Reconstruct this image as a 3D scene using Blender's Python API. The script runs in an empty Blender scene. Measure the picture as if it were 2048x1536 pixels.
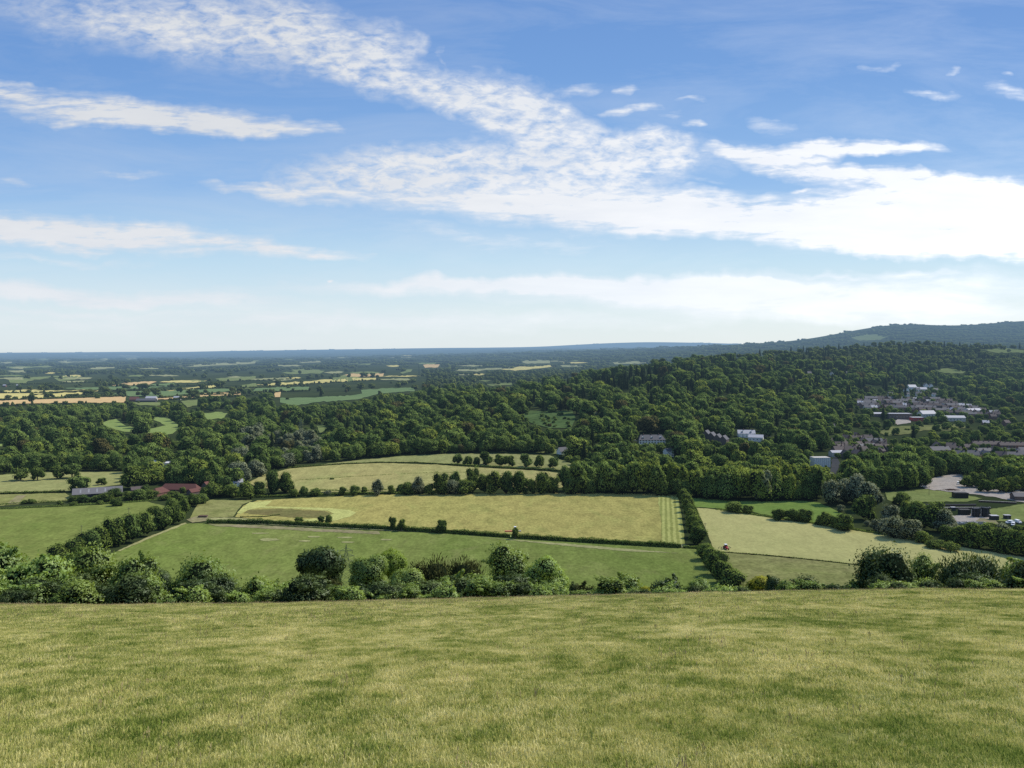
import bpy, bmesh, math, random
import numpy as np
from mathutils import Vector, Matrix
from mathutils.geometry import delaunay_2d_cdt

random.seed(11)
RNG = np.random.default_rng(11)
scene = bpy.context.scene
COL = scene.collection
PI = math.pi

# ------------------------------------------------------------------ camera numbers
ZC = 120.0                  # eye height above the valley floor
F = 1720.0                  # focal length in pixels of the 2048 wide photograph
HOR = 697.0
TH = math.atan((768 - HOR) / F)
CT, ST = math.cos(TH), math.sin(TH)


def ray(px, py):
    """direction (per unit of forward depth) through a photo pixel: x/y and z/y"""
    u = (np.asarray(px, float) - 1024) / F
    v = (768 - np.asarray(py, float)) / F
    dy = CT + v * ST
    dz = -ST + v * CT
    return u / dy, dz / dy


def project(x, y, z):
    x, y, z = (np.asarray(a, float) for a in (x, y, z))
    zz = z - ZC
    f = y * CT - zz * ST
    up = y * ST + zz * CT
    return 1024 + F * x / f, 768 - F * up / f


# ------------------------------------------------------------------ terrain
PXC = [-900, 0, 300, 600, 830, 1060, 1290, 1480, 1600, 1700, 1800, 1900, 2048, 2950]
YR = [300, 900, 1200, 1500, 2000, 2500, 3000, 4000, 5500, 7500, 10000, 15000, 22000, 32000, 45000]
TAB = np.array([
    [0, 0, 0, 0, 0, 0, 0, 0, 4, 6, 8, 10, -10, -60, -200],
    [0, 0, 0, 0, 0, 0, 0, 0, 4, 6, 8, 10, -8, -50, -200],
    [0, 0, 0, 0, 0, 0, 0, 0, 4, 8, 12, 20, 10, -5, -200],
    [0, 0, 2, 3, 0, 0, 0, 4, 8, 14, 25, 50, 60, 62, -200],
    [0, 0, 8, 18, 8, 2, 2, 8, 14, 26, 45, 85, 112, 130, -100],
    [0, 0, 18, 33, 24, 6, 4, 8, 22, 42, 75, 115, 128, 160, -100],
    [0, 0, 25, 48, 72, 76, 42, 18, 40, 86, 110, 125, 140, 430, -100],
    [0, 0, 16, 40, 76, 97, 84, 58, 95, 150, 132, 130, 140, 330, -100],
    [0, 0, 9, 27, 60, 98, 112, 70, 108, 186, 112, 120, 140, 160, -100],
    [0, 0, 4, 16, 45, 92, 132, 85, 130, 288, 160, 120, 140, 160, -100],
    [0, 0, 2, 8, 30, 80, 146, 98, 155, 374, 230, 120, 140, 160, -100],
    [0, 0, 1, 5, 24, 68, 138, 102, 160, 318, 270, 120, 140, 160, -100],
    [0, 0, 0, 4, 20, 56, 124, 104, 165, 388, 310, 120, 140, 160, -100],
    [0, 0, 0, 4, 20, 52, 110, 104, 165, 396, 300, 120, 140, 160, -100]], float)
_U = (np.array(PXC) - 1024) / F
_L = np.log(np.array(YR, float))
NU, NL = 420, 420
_ug = np.linspace(_U[0], _U[-1], NU)
_lg = np.linspace(_L[0], _L[-1], NL)
_d = np.array([np.interp(_lg, _L, r) for r in TAB])
DEN = np.array([np.interp(_ug, _U, _d[:, j]) for j in range(NL)]).T      # NU x NL


def _smooth(a, s, ax):
    k = np.exp(-0.5 * (np.arange(-3 * s, 3 * s + 1) / s) ** 2)
    k /= k.sum()
    pad = [(0, 0), (0, 0)]
    pad[ax] = (3 * s, 3 * s)
    p = np.pad(a, pad, mode='edge')
    return np.apply_along_axis(lambda m: np.convolve(m, k, 'valid'), ax, p)


DEN = _smooth(_smooth(DEN, 5, 0), 5, 1)


def _vnoise(x, y, seed):
    """cheap smooth value noise built from sines"""
    r = np.random.default_rng(seed)
    o = np.zeros_like(x)
    for _ in range(7):
        a = r.uniform(0, 2 * PI)
        f = r.uniform(.6, 1.9)
        o = o + np.sin((x * math.cos(a) + y * math.sin(a)) * f + r.uniform(0, 6.28))
    return o / 4.2


def near_drop(x, y):
    """the grassy brow under the viewer and the steep slope below it (drop from the eye)"""
    yy = np.maximum(y, -60)
    d0 = 1.6 + .2147 * yy + .001 * np.maximum(yy, 0) ** 2
    y1 = 44.0
    s1 = .2147 + .002 * y1
    e = np.maximum(yy - y1, 0)
    base = 1.6 + .2147 * np.minimum(yy, y1) + .001 * np.clip(yy, 0, y1) ** 2
    t = np.minimum(e, 24)
    extra = s1 * e + (.55 - s1) * (t * t / 48) + (.55 - s1) * np.maximum(e - 24, 0)
    d = base + extra
    d = d - .0163 * x * np.clip(1.6 - yy / 120, 0, 1)
    d = d + .10 * _vnoise(x * .22, yy * .22, 3) * np.clip((yy + 5) / 12, .1, 1) + .035 * _vnoise(x * 1.3, yy * 1.3, 4)
    return d


def height(x, y):
    x = np.asarray(x, float)
    y = np.asarray(y, float)
    yc = np.maximum(y, 1.0)
    u = np.clip(x / yc, _ug[0], _ug[-1])
    l = np.clip(np.log(np.maximum(y, 300)), _lg[0], _lg[-1])
    fi = (u - _ug[0]) / (_ug[1] - _ug[0])
    fj = (l - _lg[0]) / (_lg[1] - _lg[0])
    i = np.clip(fi.astype(int), 0, NU - 2)
    j = np.clip(fj.astype(int), 0, NL - 2)
    a, b = fi - i, fj - j
    h = (DEN[i, j] * (1 - a) * (1 - b) + DEN[i + 1, j] * a * (1 - b) + DEN[i, j + 1] * (1 - a) * b + DEN[i + 1, j + 1] * a * b)
    w = np.clip((y - 3200) / 4000, 0, 1)
    h = h + w * (9 * _vnoise(x / 700, y / 700, 8) + 14 * _vnoise(x / 2300, y / 2300, 9))
    hn = ZC - near_drop(x, y)
    # smooth maximum of hillside and valley
    k = 14.0
    m = np.maximum(h, hn)
    d = np.abs(h - hn)
    return np.where(y < 420, m + np.maximum(k - d, 0) ** 2 / (4 * k), h)


_T = np.geomspace(300, 44000, 1500)


def ground(px, py):
    """ground points (beyond the hillside) seen through photo pixels; nan where the ray meets sky"""
    px = np.atleast_1d(np.asarray(px, float))
    py = np.atleast_1d(np.asarray(py, float))
    sx, sz = ray(px, py)
    out = np.full((len(px), 3), np.nan)
    for c in range(0, len(px), 400):
        a, b = sx[c:c + 400, None], sz[c:c + 400, None]
        X = a * _T[None, :]
        Z = ZC + b * _T[None, :]
        H = height(X, np.broadcast_to(_T[None, :], X.shape))
        D = Z - H
        hit = D <= 0
        k = hit.argmax(1)
        ok = hit.any(1) & (k > 0)
        n = np.arange(len(k))
        k1 = np.maximum(k, 1)
        d0, d1 = D[n, k1 - 1], D[n, k1]
        t = _T[k1 - 1] + (_T[k1] - _T[k1 - 1]) * d0 / np.maximum(d0 - d1, 1e-9)
        p = np.stack([a[:, 0] * t, t, height(a[:, 0] * t, t)], 1)
        p[~ok] = np.nan
        out[c:c + 400] = p
    return out


def G(px, py):
    return Vector(ground([px], [py])[0])


def inside(poly, x, y):
    x = np.asarray(x, float)
    y = np.asarray(y, float)
    r = np.zeros(x.shape, bool)
    n = len(poly)
    for i in range(n):
        x0, y0 = poly[i]
        x1, y1 = poly[(i + 1) % n]
        c = ((y0 > y) != (y1 > y))
        with np.errstate(divide='ignore', invalid='ignore'):
            xi = (x1 - x0) * (y - y0) / (y1 - y0 + 1e-12) + x0
        r ^= c & (x < xi)
    return r


# ------------------------------------------------------------------ helpers: objects
def tag(o, label=None, cat=None, group=None, kind=None):
    if label:
        o['label'] = label
    if cat:
        o['category'] = cat
    if group:
        o['group'] = group
    if kind:
        o['kind'] = kind
    return o


def empty(name, loc=(0, 0, 0), rz=0.0):
    o = bpy.data.objects.new(name, None)
    COL.objects.link(o)
    o.location = loc
    o.rotation_euler = (0, 0, rz)
    o.empty_display_size = .5
    return o


def np_mesh(name, verts, faces, mats=(), midx=None, smooth=False, normals=None):
    """faces: list of int arrays, each (n, k)"""
    me = bpy.data.meshes.new(name)
    verts = np.asarray(verts, np.float32)
    faces = [np.asarray(f, np.int32) for f in faces if len(f)]
    nl = sum(f.size for f in faces)
    npoly = sum(len(f) for f in faces)
    me.vertices.add(len(verts))
    me.vertices.foreach_set('co', verts.ravel())
    me.loops.add(nl)
    me.loops.foreach_set('vertex_index', np.concatenate([f.ravel() for f in faces]))
    me.polygons.add(npoly)
    tot = np.concatenate([np.full(len(f), f.shape[1], np.int32) for f in faces])
    me.polygons.foreach_set('loop_start', np.concatenate([[0], np.cumsum(tot)[:-1]]).astype(np.int32))
    me.polygons.foreach_set('loop_total', tot)
    if midx is not None:
        me.polygons.foreach_set('material_index', np.asarray(midx, np.int32))
    for m in mats:
        me.materials.append(m)
    me.update(calc_edges=True)
    me.validate()
    if smooth or normals is not None:
        me.polygons.foreach_set('use_smooth', np.ones(len(me.polygons), bool))
    if normals is not None:
        me.normals_split_custom_set_from_vertices(np.asarray(normals, np.float32))
    return me


def link(name, me, parent=None, loc=(0, 0, 0), rz=0.0, scale=(1, 1, 1), mat=None):
    o = bpy.data.objects.new(name, me)
    COL.objects.link(o)
    o.location = loc
    o.rotation_euler = (0, 0, rz)
    o.scale = scale
    if parent:
        o.parent = parent
    if mat is not None and len(me.materials):
        o.material_slots[0].link = 'OBJECT'
        o.material_slots[0].material = mat
    return o


class MB:
    """collects boxes, bars, prisms into one mesh"""

    def __init__(s):
        s.v, s.f = [], []

    def add(s, vs, fs):
        b = len(s.v)
        s.v += [tuple(p) for p in vs]
        s.f += [tuple(b + i for i in f) for f in fs]

    def box(s, x0, x1, y0, y1, z0, z1):
        s.add([(x0, y0, z0), (x1, y0, z0), (x1, y1, z0), (x0, y1, z0), (x0, y0, z1), (x1, y0, z1), (x1, y1, z1), (x0, y1, z1)],
              [(0, 3, 2, 1), (4, 5, 6, 7), (0, 1, 5, 4), (1, 2, 6, 5), (2, 3, 7, 6), (3, 0, 4, 7)])

    def prism(s, poly, a, b, axis):
        """polygon of (h, z) extruded along axis 'x' or 'y' from a to b"""
        n = len(poly)
        P = lambda t, h, z: (t, h, z) if axis == 'x' else (h, t, z)
        s.add([P(a, *p) for p in poly] + [P(b, *p) for p in poly],
              [tuple(range(n))[::-1], tuple(range(n, 2 * n))] + [(i, (i + 1) % n, n + (i + 1) % n, n + i) for i in range(n)])

    def bar(s, p, q, r, r2=None, n=5):
        p, q = Vector(p), Vector(q)
        d = (q - p).normalized()
        a = d.orthogonal().normalized()
        b = d.cross(a)
        r2 = r if r2 is None else r2
        vs = [p + (a * math.cos(t) + b * math.sin(t)) * r for t in (2 * PI * i / n for i in range(n))]
        vs += [q + (a * math.cos(t) + b * math.sin(t)) * r2 for t in (2 * PI * i / n for i in range(n))]
        s.add(vs, [tuple(range(n))[::-1], tuple(range(n, 2 * n))] + [(i, (i + 1) % n, n + (i + 1) % n, n + i) for i in range(n)])

    def mesh(s, name, mat):
        me = bpy.data.meshes.new(name)
        me.from_pydata(s.v, [], s.f)
        bm = bmesh.new()
        bm.from_mesh(me)
        bmesh.ops.recalc_face_normals(bm, faces=bm.faces)
        bm.to_mesh(me)
        bm.free()
        me.materials.append(mat)
        return me

    def build(s, name, mat, parent=None, **k):
        return link(name, s.mesh(name, mat), parent, **k)


# ------------------------------------------------------------------ materials
AIR = (.215, .345, .500)  # painted haze: blue that each surface emits, more with distance
HAZE_LEN = 9500.0


class N:
    def __init__(s, nt):
        s.nt = nt

    def __call__(s, typ, **k):
        n = s.nt.nodes.new(typ)
        ins = k.pop('ins', {})
        for a, v in k.items():
            setattr(n, a, v)
        for a, v in ins.items():
            if isinstance(v, bpy.types.NodeSocket):
                s.nt.links.new(v, n.inputs[a])
            else:
                n.inputs[a].default_value = v
        return n

    def math(s, op, a, b=None, c=None, clamp=False):
        n = s.nt.nodes.new('ShaderNodeMath')
        n.operation = op
        n.use_clamp = clamp
        for i, v in enumerate((a, b, c)):
            if v is None:
                continue
            if isinstance(v, bpy.types.NodeSocket):
                s.nt.links.new(v, n.inputs[i])
            else:
                n.inputs[i].default_value = v
        return n.outputs[0]

    def mix(s, f, a, b, blend='MIX'):
        n = s.nt.nodes.new('ShaderNodeMix')
        n.data_type = 'RGBA'
        n.blend_type = blend
        for i, v in ((0, f), (6, a), (7, b)):
            if isinstance(v, bpy.types.NodeSocket):
                s.nt.links.new(v, n.inputs[i])
            else:
                n.inputs[i].default_value = v if i == 0 else (tuple(v) + (1,) if len(v) == 3 else v)
        return n.outputs[2]

    def ramp(s, fac, stops):
        n = s.nt.nodes.new('ShaderNodeValToRGB')
        s.nt.links.new(fac, n.inputs[0])
        e = n.color_ramp.elements
        while len(e) < len(stops):
            e.new(.5)
        for i, (p, c) in enumerate(stops):
            e[i].position = p
            e[i].color = tuple(c) + (1,) if len(c) == 3 else c
        return n.outputs[0]

    def noise(s, vec, scale, detail=3, rough=.55, dist=0.0):
        n = s.nt.nodes.new('ShaderNodeTexNoise')
        if vec is not None:
            s.nt.links.new(vec, n.inputs['Vector'])
        n.inputs['Scale'].default_value = scale
        n.inputs['Detail'].default_value = detail
        n.inputs['Roughness'].default_value = rough
        n.inputs['Distortion'].default_value = dist
        return n.outputs[0]


def new_mat(name):
    m = bpy.data.materials.new(name)
    m.use_nodes = True
    m.node_tree.nodes.clear()
    return m, N(m.node_tree)


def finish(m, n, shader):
    """painted aerial haze: blue emission mixed into the surface, growing with distance from the brow"""
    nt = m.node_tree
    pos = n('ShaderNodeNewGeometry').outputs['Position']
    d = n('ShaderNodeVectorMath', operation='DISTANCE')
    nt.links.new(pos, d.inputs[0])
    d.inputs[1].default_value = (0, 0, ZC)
    f = n.math('SUBTRACT', 1.0, n.math('POWER', 2.71828, n.math('MULTIPLY', n.math('POWER', n.math('MULTIPLY', d.outputs['Value'], 1.0 / HAZE_LEN), 1.6), -1.0)))
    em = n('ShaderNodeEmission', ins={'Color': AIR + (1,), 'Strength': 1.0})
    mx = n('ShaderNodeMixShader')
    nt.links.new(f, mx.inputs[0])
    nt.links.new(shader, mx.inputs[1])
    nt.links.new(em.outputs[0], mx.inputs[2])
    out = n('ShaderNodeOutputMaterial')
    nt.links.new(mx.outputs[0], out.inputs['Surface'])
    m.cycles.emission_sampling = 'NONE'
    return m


def leaf_mat(name, dark, light, trans=.35, gloss=0.0, nscale=.5, namp=.5):
    m, n = new_mat(name)
    rnd = n('ShaderNodeObjectInfo').outputs['Random']
    pos = n('ShaderNodeNewGeometry').outputs['Position']
    ns = n.noise(pos, nscale, 2)
    f = n.math('ADD', n.math('MULTIPLY', rnd, 1 - namp), n.math('MULTIPLY', n.math('MULTIPLY_ADD', ns, 2.4, -.7, clamp=True), namp), clamp=True)
    c = n.mix(f, dark, light)
    r2 = n.math('FRACT', n.math('MULTIPLY', rnd, 7.31))
    c = n.mix(n.math('MULTIPLY', n.math('POWER', r2, 2.0), .45), c, (light[0] * 1.12, light[1] * 1.03, light[2] * .9))
    df = n('ShaderNodeBsdfDiffuse', ins={'Color': c})
    tc = n.mix(.5, c, (light[0] * 1.3, light[1] * 1.25, light[2] * .5))
    tr = n('ShaderNodeBsdfTranslucent', ins={'Color': tc})
    mx = n('ShaderNodeMixShader', ins={0: trans, 1: df.outputs[0], 2: tr.outputs[0]})
    sh = mx.outputs[0]
    if gloss:
        gl = n('ShaderNodeBsdfGlossy', ins={'Color': (.8, .85, .8, 1), 'Roughness': .55})
        sh = n('ShaderNodeMixShader', ins={0: gloss, 1: sh, 2: gl.outputs[0]}).outputs[0]
    return finish(m, n, sh)


def solid(name, col, rough=.8, var=.25, scale=.6, spec=.2, metal=0.0):
    m, n = new_mat(name)
    pos = n('ShaderNodeNewGeometry').outputs['Position']
    rnd = n('ShaderNodeObjectInfo').outputs['Random']
    ns = n.noise(pos, scale, 4)
    k = n.math('ADD', n.math('MULTIPLY', ns, var * 1.6), n.math('MULTIPLY_ADD', rnd, var * .6, 1 - var * 1.1))
    c = n.mix(1.0, col, (1, 1, 1), 'MULTIPLY')
    vm = n('ShaderNodeVectorMath', operation='SCALE', ins={0: c, 'Scale': k})
    b = n('ShaderNodeBsdfPrincipled', ins={'Base Color': vm.outputs[0], 'Roughness': rough, 'Specular IOR Level': spec, 'Metallic': metal})
    return finish(m, n, b.outputs[0])


def field_mat(name, c1, c2, c3=None, big=.02, fine=.35, stretch=1.0, rz=0.0, stripes=None, speck=.25):
    """meadow or crop: two or three colours in large soft patches, fine streaky grain, optional mown swathes (width, colour, amount)"""
    m, n = new_mat(name)
    pos = n('ShaderNodeNewGeometry').outputs['Position']
    mp = n('ShaderNodeMapping', ins={'Vector': pos, 'Rotation': (0, 0, rz), 'Scale': (1, stretch, 1)})
    v = mp.outputs[0]
    a = n.math('MULTIPLY_ADD', n.noise(v, big, 4, .6, .6), 2.6, -.8, clamp=True)
    c = n.mix(a, c1, c2)
    if c3:
        b = n.math('MULTIPLY_ADD', n.noise(v, big * 3.3, 5, .65, 1.0), 4.0, -2.1, clamp=True)
        c = n.mix(b, c, c3)
    if stripes:
        w, sc, amt = stripes
        sx = n('ShaderNodeSeparateXYZ', ins={0: v}).outputs[0]
        wob = n.math('MULTIPLY_ADD', n.noise(pos, .15, 2), w * .5, sx)
        st = n.math('SINE', n.math('MULTIPLY', wob, 2 * PI / w))
        st = n.math('MULTIPLY_ADD', st, 1.2, .5, clamp=True)
        c = n.mix(n.math('MULTIPLY', st, amt), c, sc)
    wd = n.math('MULTIPLY_ADD', n.noise(v, .11, 6, .78), 7.0, -4.0, clamp=True)
    c = n.mix(n.math('MULTIPLY', wd, speck * 1.5), c, tuple(q * .55 for q in c1))
    g = n.noise(v, fine, 4, .7)
    k = n.math('MULTIPLY_ADD', g, speck * 4.5, 1 - speck * 2.25)
    g2 = n.noise(v, fine * .2, 3, .6)
    k = n.math('MULTIPLY', k, n.math('MULTIPLY_ADD', g2, speck * 3.0, 1 - speck * 1.5))
    vm = n('ShaderNodeVectorMath', operation='SCALE', ins={0: c, 'Scale': k})
    df = n('ShaderNodeBsdfDiffuse', ins={'Color': vm.outputs[0], 'Roughness': .6})
    return finish(m, n, df.outputs[0])


LEAF_WOOD = leaf_mat('leaf_woodland', (.036, .074, .026), (.215, .295, .075), .18, nscale=.05)
LEAF_BRIGHT = leaf_mat('leaf_bright_wood', (.160, .215, .044), (.270, .330, .070), .22, nscale=.1)  # brighter green leaf given to scattered whole trees
LEAF_WILLOW = leaf_mat('leaf_willow', (.17, .20, .115), (.26, .285, .175), .2, nscale=.1)
LEAF_CONIFER = leaf_mat('leaf_conifer', (.022, .040, .022), (.055, .080, .036), .08, nscale=.1)
LEAF_COPPER = leaf_mat('leaf_copper', (.080, .078, .032), (.155, .140, .055), .15, nscale=.1)
LEAF_HEDGE = leaf_mat('leaf_hedge', (.050, .092, .024), (.205, .270, .062), .2, nscale=.2)
LEAF_FAR = leaf_mat('leaf_far', (.055, .090, .030), (.185, .225, .062), .15, nscale=.012)
B_BRIGHT = leaf_mat('bush_leaf_bright', (.160, .270, .046), (.350, .460, .120), .38, .035, nscale=.8, namp=.7)
B_MID = leaf_mat('bush_leaf_mid', (.090, .165, .030), (.270, .360, .085), .34, .035, nscale=.8, namp=.7)
B_DARK = leaf_mat('bush_leaf_dark', (.026, .056, .017), (.110, .155, .045), .24, .03, nscale=.8, namp=.7)
B_YEW = leaf_mat('bush_leaf_yew', (.026, .036, .015), (.070, .078, .028), .12, .0, nscale=.6, namp=.6)
B_LIME = leaf_mat('bush_leaf_lime', (.13, .21, .028), (.25, .35, .06), .40, .02, nscale=.8, namp=.7)
B_YELLOW = leaf_mat('bush_leaf_yellow', (.19, .23, .022), (.38, .38, .04), .40, .02, nscale=.8, namp=.7)
BARK = solid('bark', (.10, .08, .06), .9)


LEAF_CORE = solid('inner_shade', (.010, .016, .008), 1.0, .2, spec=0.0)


# ------------------------------------------------------------------ plant meshes
def ico(sub):
    bm = bmesh.new()
    bmesh.ops.create_icosphere(bm, subdivisions=sub, radius=1)
    v = np.array([p.co[:] for p in bm.verts])
    f = np.array([[q.index for q in p.verts] for p in bm.faces])
    bm.free()
    return v, f


ICO1, ICO2 = ico(1), ico(2)


def unit(a):
    return a / np.maximum(np.linalg.norm(a, axis=1, keepdims=True), 1e-9)


def leaves(r, cen, rad, n, size, asp=.6, zmin=-.5, jit=.10, rough=.7, up=0.0, szvar=.5):
    """n leaf-shaped quads spread over the outside of a set of balls"""
    w = np.maximum(rad, .045) ** 2
    k = r.choice(len(rad), n, p=w / w.sum())
    d = unit(r.normal(size=(n * 3, 3)))
    d = d[d[:, 2] > zmin]
    while len(d) < n:
        d = np.concatenate([d, d])
    d = d[:n]
    p = cen[k] + d * (rad[k] * (1 + jit * r.normal(size=n)))[:, None]
    nn = unit(d + rough * r.normal(size=(n, 3)))
    t = unit(np.cross(nn, r.normal(size=(n, 3))))
    if up:
        t = unit(t * (1 - up) + np.array([0, 0, up]) + .25 * d)
        nn = unit(np.cross(t, r.normal(size=(n, 3))))
    b = np.cross(nn, t)
    s = size * (1 + szvar * r.uniform(-1, 1, n))[:, None]
    bend = nn * s * .15
    flip = ((nn * d).sum(1) < 0)[:, None]
    b = np.where(flip, -b, b)
    v = np.stack([p - t * s * .5, p - b * s * asp * .5 + bend, p + t * s * .5, p + b * s * asp * .5 + bend], 1).reshape(-1, 3)
    f = np.arange(4 * n).reshape(n, 4)
    global LAST_N
    LAST_N = np.repeat(unit(d * .8 + .25 * np.where(flip, -nn, nn) + np.array([0, 0, .12])), 4, 0)
    return v, f


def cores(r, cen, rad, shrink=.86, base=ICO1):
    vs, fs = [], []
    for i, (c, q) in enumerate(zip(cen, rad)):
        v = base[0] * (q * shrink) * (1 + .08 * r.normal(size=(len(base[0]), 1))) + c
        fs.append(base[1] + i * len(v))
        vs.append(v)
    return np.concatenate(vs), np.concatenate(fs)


def combine(parts):
    vs, fq, ft, b = [], [], [], 0
    for v, f in parts:
        vs.append(v)
        (fq if f.shape[1] == 4 else ft).append(f + b)
        b += len(v)
    faces = []
    if fq:
        faces.append(np.concatenate(fq))
    if ft:
        faces.append(np.concatenate(ft))
    return np.concatenate(vs), faces


def trunk_part(h=.35, r=.03, n=6, lean=(0, 0)):
    a = np.linspace(0, 2 * PI, n, endpoint=False)
    rings = []
    for z, q in ((-.06, r * 1.5), (.03, r * 1.1), (h * .6, r * .8), (h, r * .45)):
        rings.append(np.stack([np.cos(a) * q + lean[0] * z, np.sin(a) * q + lean[1] * z, np.full(n, z)], 1))
    v = np.concatenate(rings)
    f = [[i * n + j, i * n + (j + 1) % n, (i + 1) * n + (j + 1) % n, (i + 1) * n + j] for i in range(3) for j in range(n)]
    return v, np.array(f)


def blob_set(r, kind):
    """ball centres and radii for a crown that fills a box 1 wide and 1 tall"""
    if kind == 'oak':
        m = r.integers(11, 16)
        a = r.uniform(0, 2 * PI, m)
        z = r.uniform(.30, .84, m)
        q = .30 * np.sqrt(np.clip(1 - ((z - .52) / .46) ** 2, .05, 1)) * np.sqrt(r.uniform(.25, 1, m))
        rad = r.uniform(.13, .21, m)
        c = np.stack([np.cos(a) * q, np.sin(a) * q, z], 1)
        c = np.concatenate([c, [[0, 0, .55], [0.02, 0, .74]]])
        rad = np.concatenate([rad, [.27, .2]])
    elif kind == 'round':
        m = 12
        d = unit(r.normal(size=(m, 3)))
        c = d * np.array([.27, .27, .27]) + np.array([0, 0, .6])
        rad = r.uniform(.13, .19, m)
        c = np.concatenate([c, [[0, 0, .6]]])
        rad = np.concatenate([rad, [.34]])
    elif kind == 'tall':
        m = 12
        z = np.linspace(.2, .86, m)
        a = r.uniform(0, 2 * PI, m)
        q = .2 * np.sqrt(r.uniform(.2, 1, m)) * (1 - .6 * np.abs(z - .5))
        c = np.stack([np.cos(a) * q, np.sin(a) * q, z], 1)
        rad = r.uniform(.14, .2, m) * (1.1 - .35 * z)
    elif kind in ('bush', 'wild'):
        m = r.integers(11, 15)
        a = r.uniform(0, 2 * PI, m)
        z = r.uniform(.12, .78, m)
        q = .34 * np.sqrt(r.uniform(.1, 1, m)) * np.sqrt(np.clip(1.05 - z, 0, 1))
        rad = r.uniform(.13, .22, m)
        c = np.stack([np.cos(a) * q, np.sin(a) * q, z], 1)
        c = np.concatenate([c, [[0, 0, .35], [.03, .02, .6]]])
        rad = np.concatenate([rad, [.32, .24]])
        if kind == 'wild':
            c[:, :2] *= r.uniform(.75, 1.2, 2)
            for _ in range(16):
                i = r.integers(len(c) if _ > 4 else m)
                d = unit(r.normal(size=(1, 3)) * [1, 1, .5] + [0, 0, .9])[0]
                t = np.arange(5)[:, None] / 5
                L = r.uniform(.10, .24)
                c = np.concatenate([c, c[i] + d * (rad[i] * .8 + L * t)])
                rad = np.concatenate([rad, .055 - .035 * t[:, 0]])
    return c, rad


def plant(name, seed, kind, n, size, mat, asp=.6, trunk=None, core=ICO1, shrink=.86, **k):
    r = np.random.default_rng(seed)
    if kind == 'cone':
        parts = []
        cz = np.linspace(.10, .95, 13)
        cen, rad = [], []
        for z in cz:
            q = .36 * (1 - z) ** .8
            for a in np.arange(0, 2 * PI, PI / 3) + r.uniform(0, 1):
                cen.append((math.cos(a) * q, math.sin(a) * q, z + r.uniform(-.03, .03)))
                rad.append(.05 + .10 * (1 - z))
        cen, rad = np.array(cen), np.array(rad)
        parts.append(leaves(r, cen, rad, n, size, asp, zmin=-.3, **k))
        q = ICO1[0] * np.array([.28, .28, .46]) + np.array([0, 0, .5])
        q[:, :2] *= (1.25 - q[:, 2:3]) * .9
        parts.append((q, ICO1[1]))
    else:
        cen, rad = blob_set(r, kind)
        lo, hi = (cen - rad[:, None]).min(0), (cen + rad[:, None]).max(0)
        z0 = 0.0 if kind in ('bush', 'wild') else (.05 if kind != 'round' else .10)
        sc = np.array([1 / (hi[0] - lo[0]), 1 / (hi[1] - lo[1]), (1 - z0) / (hi[2] - lo[2])])
        cen = (cen - np.array([(lo[0] + hi[0]) / 2, (lo[1] + hi[1]) / 2, lo[2]])) * sc + np.array([0, 0, z0])
        rad = rad * sc.mean()
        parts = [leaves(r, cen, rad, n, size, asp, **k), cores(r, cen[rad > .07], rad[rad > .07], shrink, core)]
    if trunk:
        parts.append(trunk_part(*trunk))
    v, f = combine(parts)
    nq, nleaf = len(f[0]), len(parts[0][1])
    mi = np.ones(sum(len(q) for q in f), np.int32)
    mi[:nleaf] = 0
    nrm = np.zeros((len(v), 3))
    nrm[:len(LAST_N)] = LAST_N
    rest = v[len(LAST_N):] - np.array([0, 0, .45])
    nrm[len(LAST_N):] = unit(rest)
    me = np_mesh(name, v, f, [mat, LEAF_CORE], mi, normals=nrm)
    return me


WOOD = [plant('broadleaf_tree', 100 + i, ('oak', 'oak', 'round', 'oak', 'tall', 'oak')[i % 6], 2600, .056, LEAF_WOOD, .75, trunk=(.4, .025), rough=.42, jit=.07) for i in range(8)]
WOOD += [plant('broadleaf_tree', 130 + i, 'bush', 2600, .054, LEAF_WOOD, .75, rough=.42, jit=.07) for i in range(5)]
CONIF = [plant('conifer_tree', 200 + i, 'cone', 900, .075, LEAF_CONIFER, .45, trunk=(.3, .02)) for i in range(3)]
POPLAR = plant('poplar_tree', 210, 'tall', 900, .09, LEAF_HEDGE, .6)
SHRUB = [plant('hedgerow_shrub', 300 + i, 'bush', 2400, .054, LEAF_HEDGE, .7, rough=.42, jit=.09) for i in range(5)]
FCROWN = [plant('crown', 400 + i, 'oak', 2200, .056, LEAF_HEDGE, .7, rough=.5) for i in range(4)]
MID = [plant('distant_crown', 500 + i, ('oak', 'round', 'oak')[i % 3], 330, .13, LEAF_FAR, .8, core=ICO1, rough=.4) for i in range(6)]


def clump_mesh(name, seed, mat):
    r = np.random.default_rng(seed)
    m = 16
    c = np.stack([r.uniform(-.42, .42, m), r.uniform(-.42, .42, m), r.uniform(.25, .62, m)], 1)
    rad = r.uniform(.10, .17, m)
    sq = np.array([1, 1, 2.0])
    lv, lf = leaves(r, c / sq, rad, 420, .07, .8, zmin=-.2, rough=.5)
    cv, cf = cores(r, c / sq, rad, .9)
    v, f = combine([(lv * sq, lf), (cv * sq, cf)])
    mi = np.ones(len(f[0]) + len(f[1]), np.int32)
    mi[:len(lf)] = 0
    nrm = np.concatenate([unit(LAST_N / sq), unit(cv - np.array([0, 0, .2]))])
    return np_mesh(name, v, f, [mat, LEAF_CORE], mi, normals=nrm)


CLUMP = [clump_mesh('distant_clump', 600 + i, LEAF_FAR) for i in range(5)]

# ------------------------------------------------------------------ terrain sheet
SOIL, n_ = new_mat('ground_cover')
_pos = n_('ShaderNodeNewGeometry').outputs['Position']
_sep = n_('ShaderNodeSeparateXYZ', ins={0: _pos})
_far = n_.math('MULTIPLY_ADD', _sep.outputs[1], 1 / 200.0, -.35, clamp=True)
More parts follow.
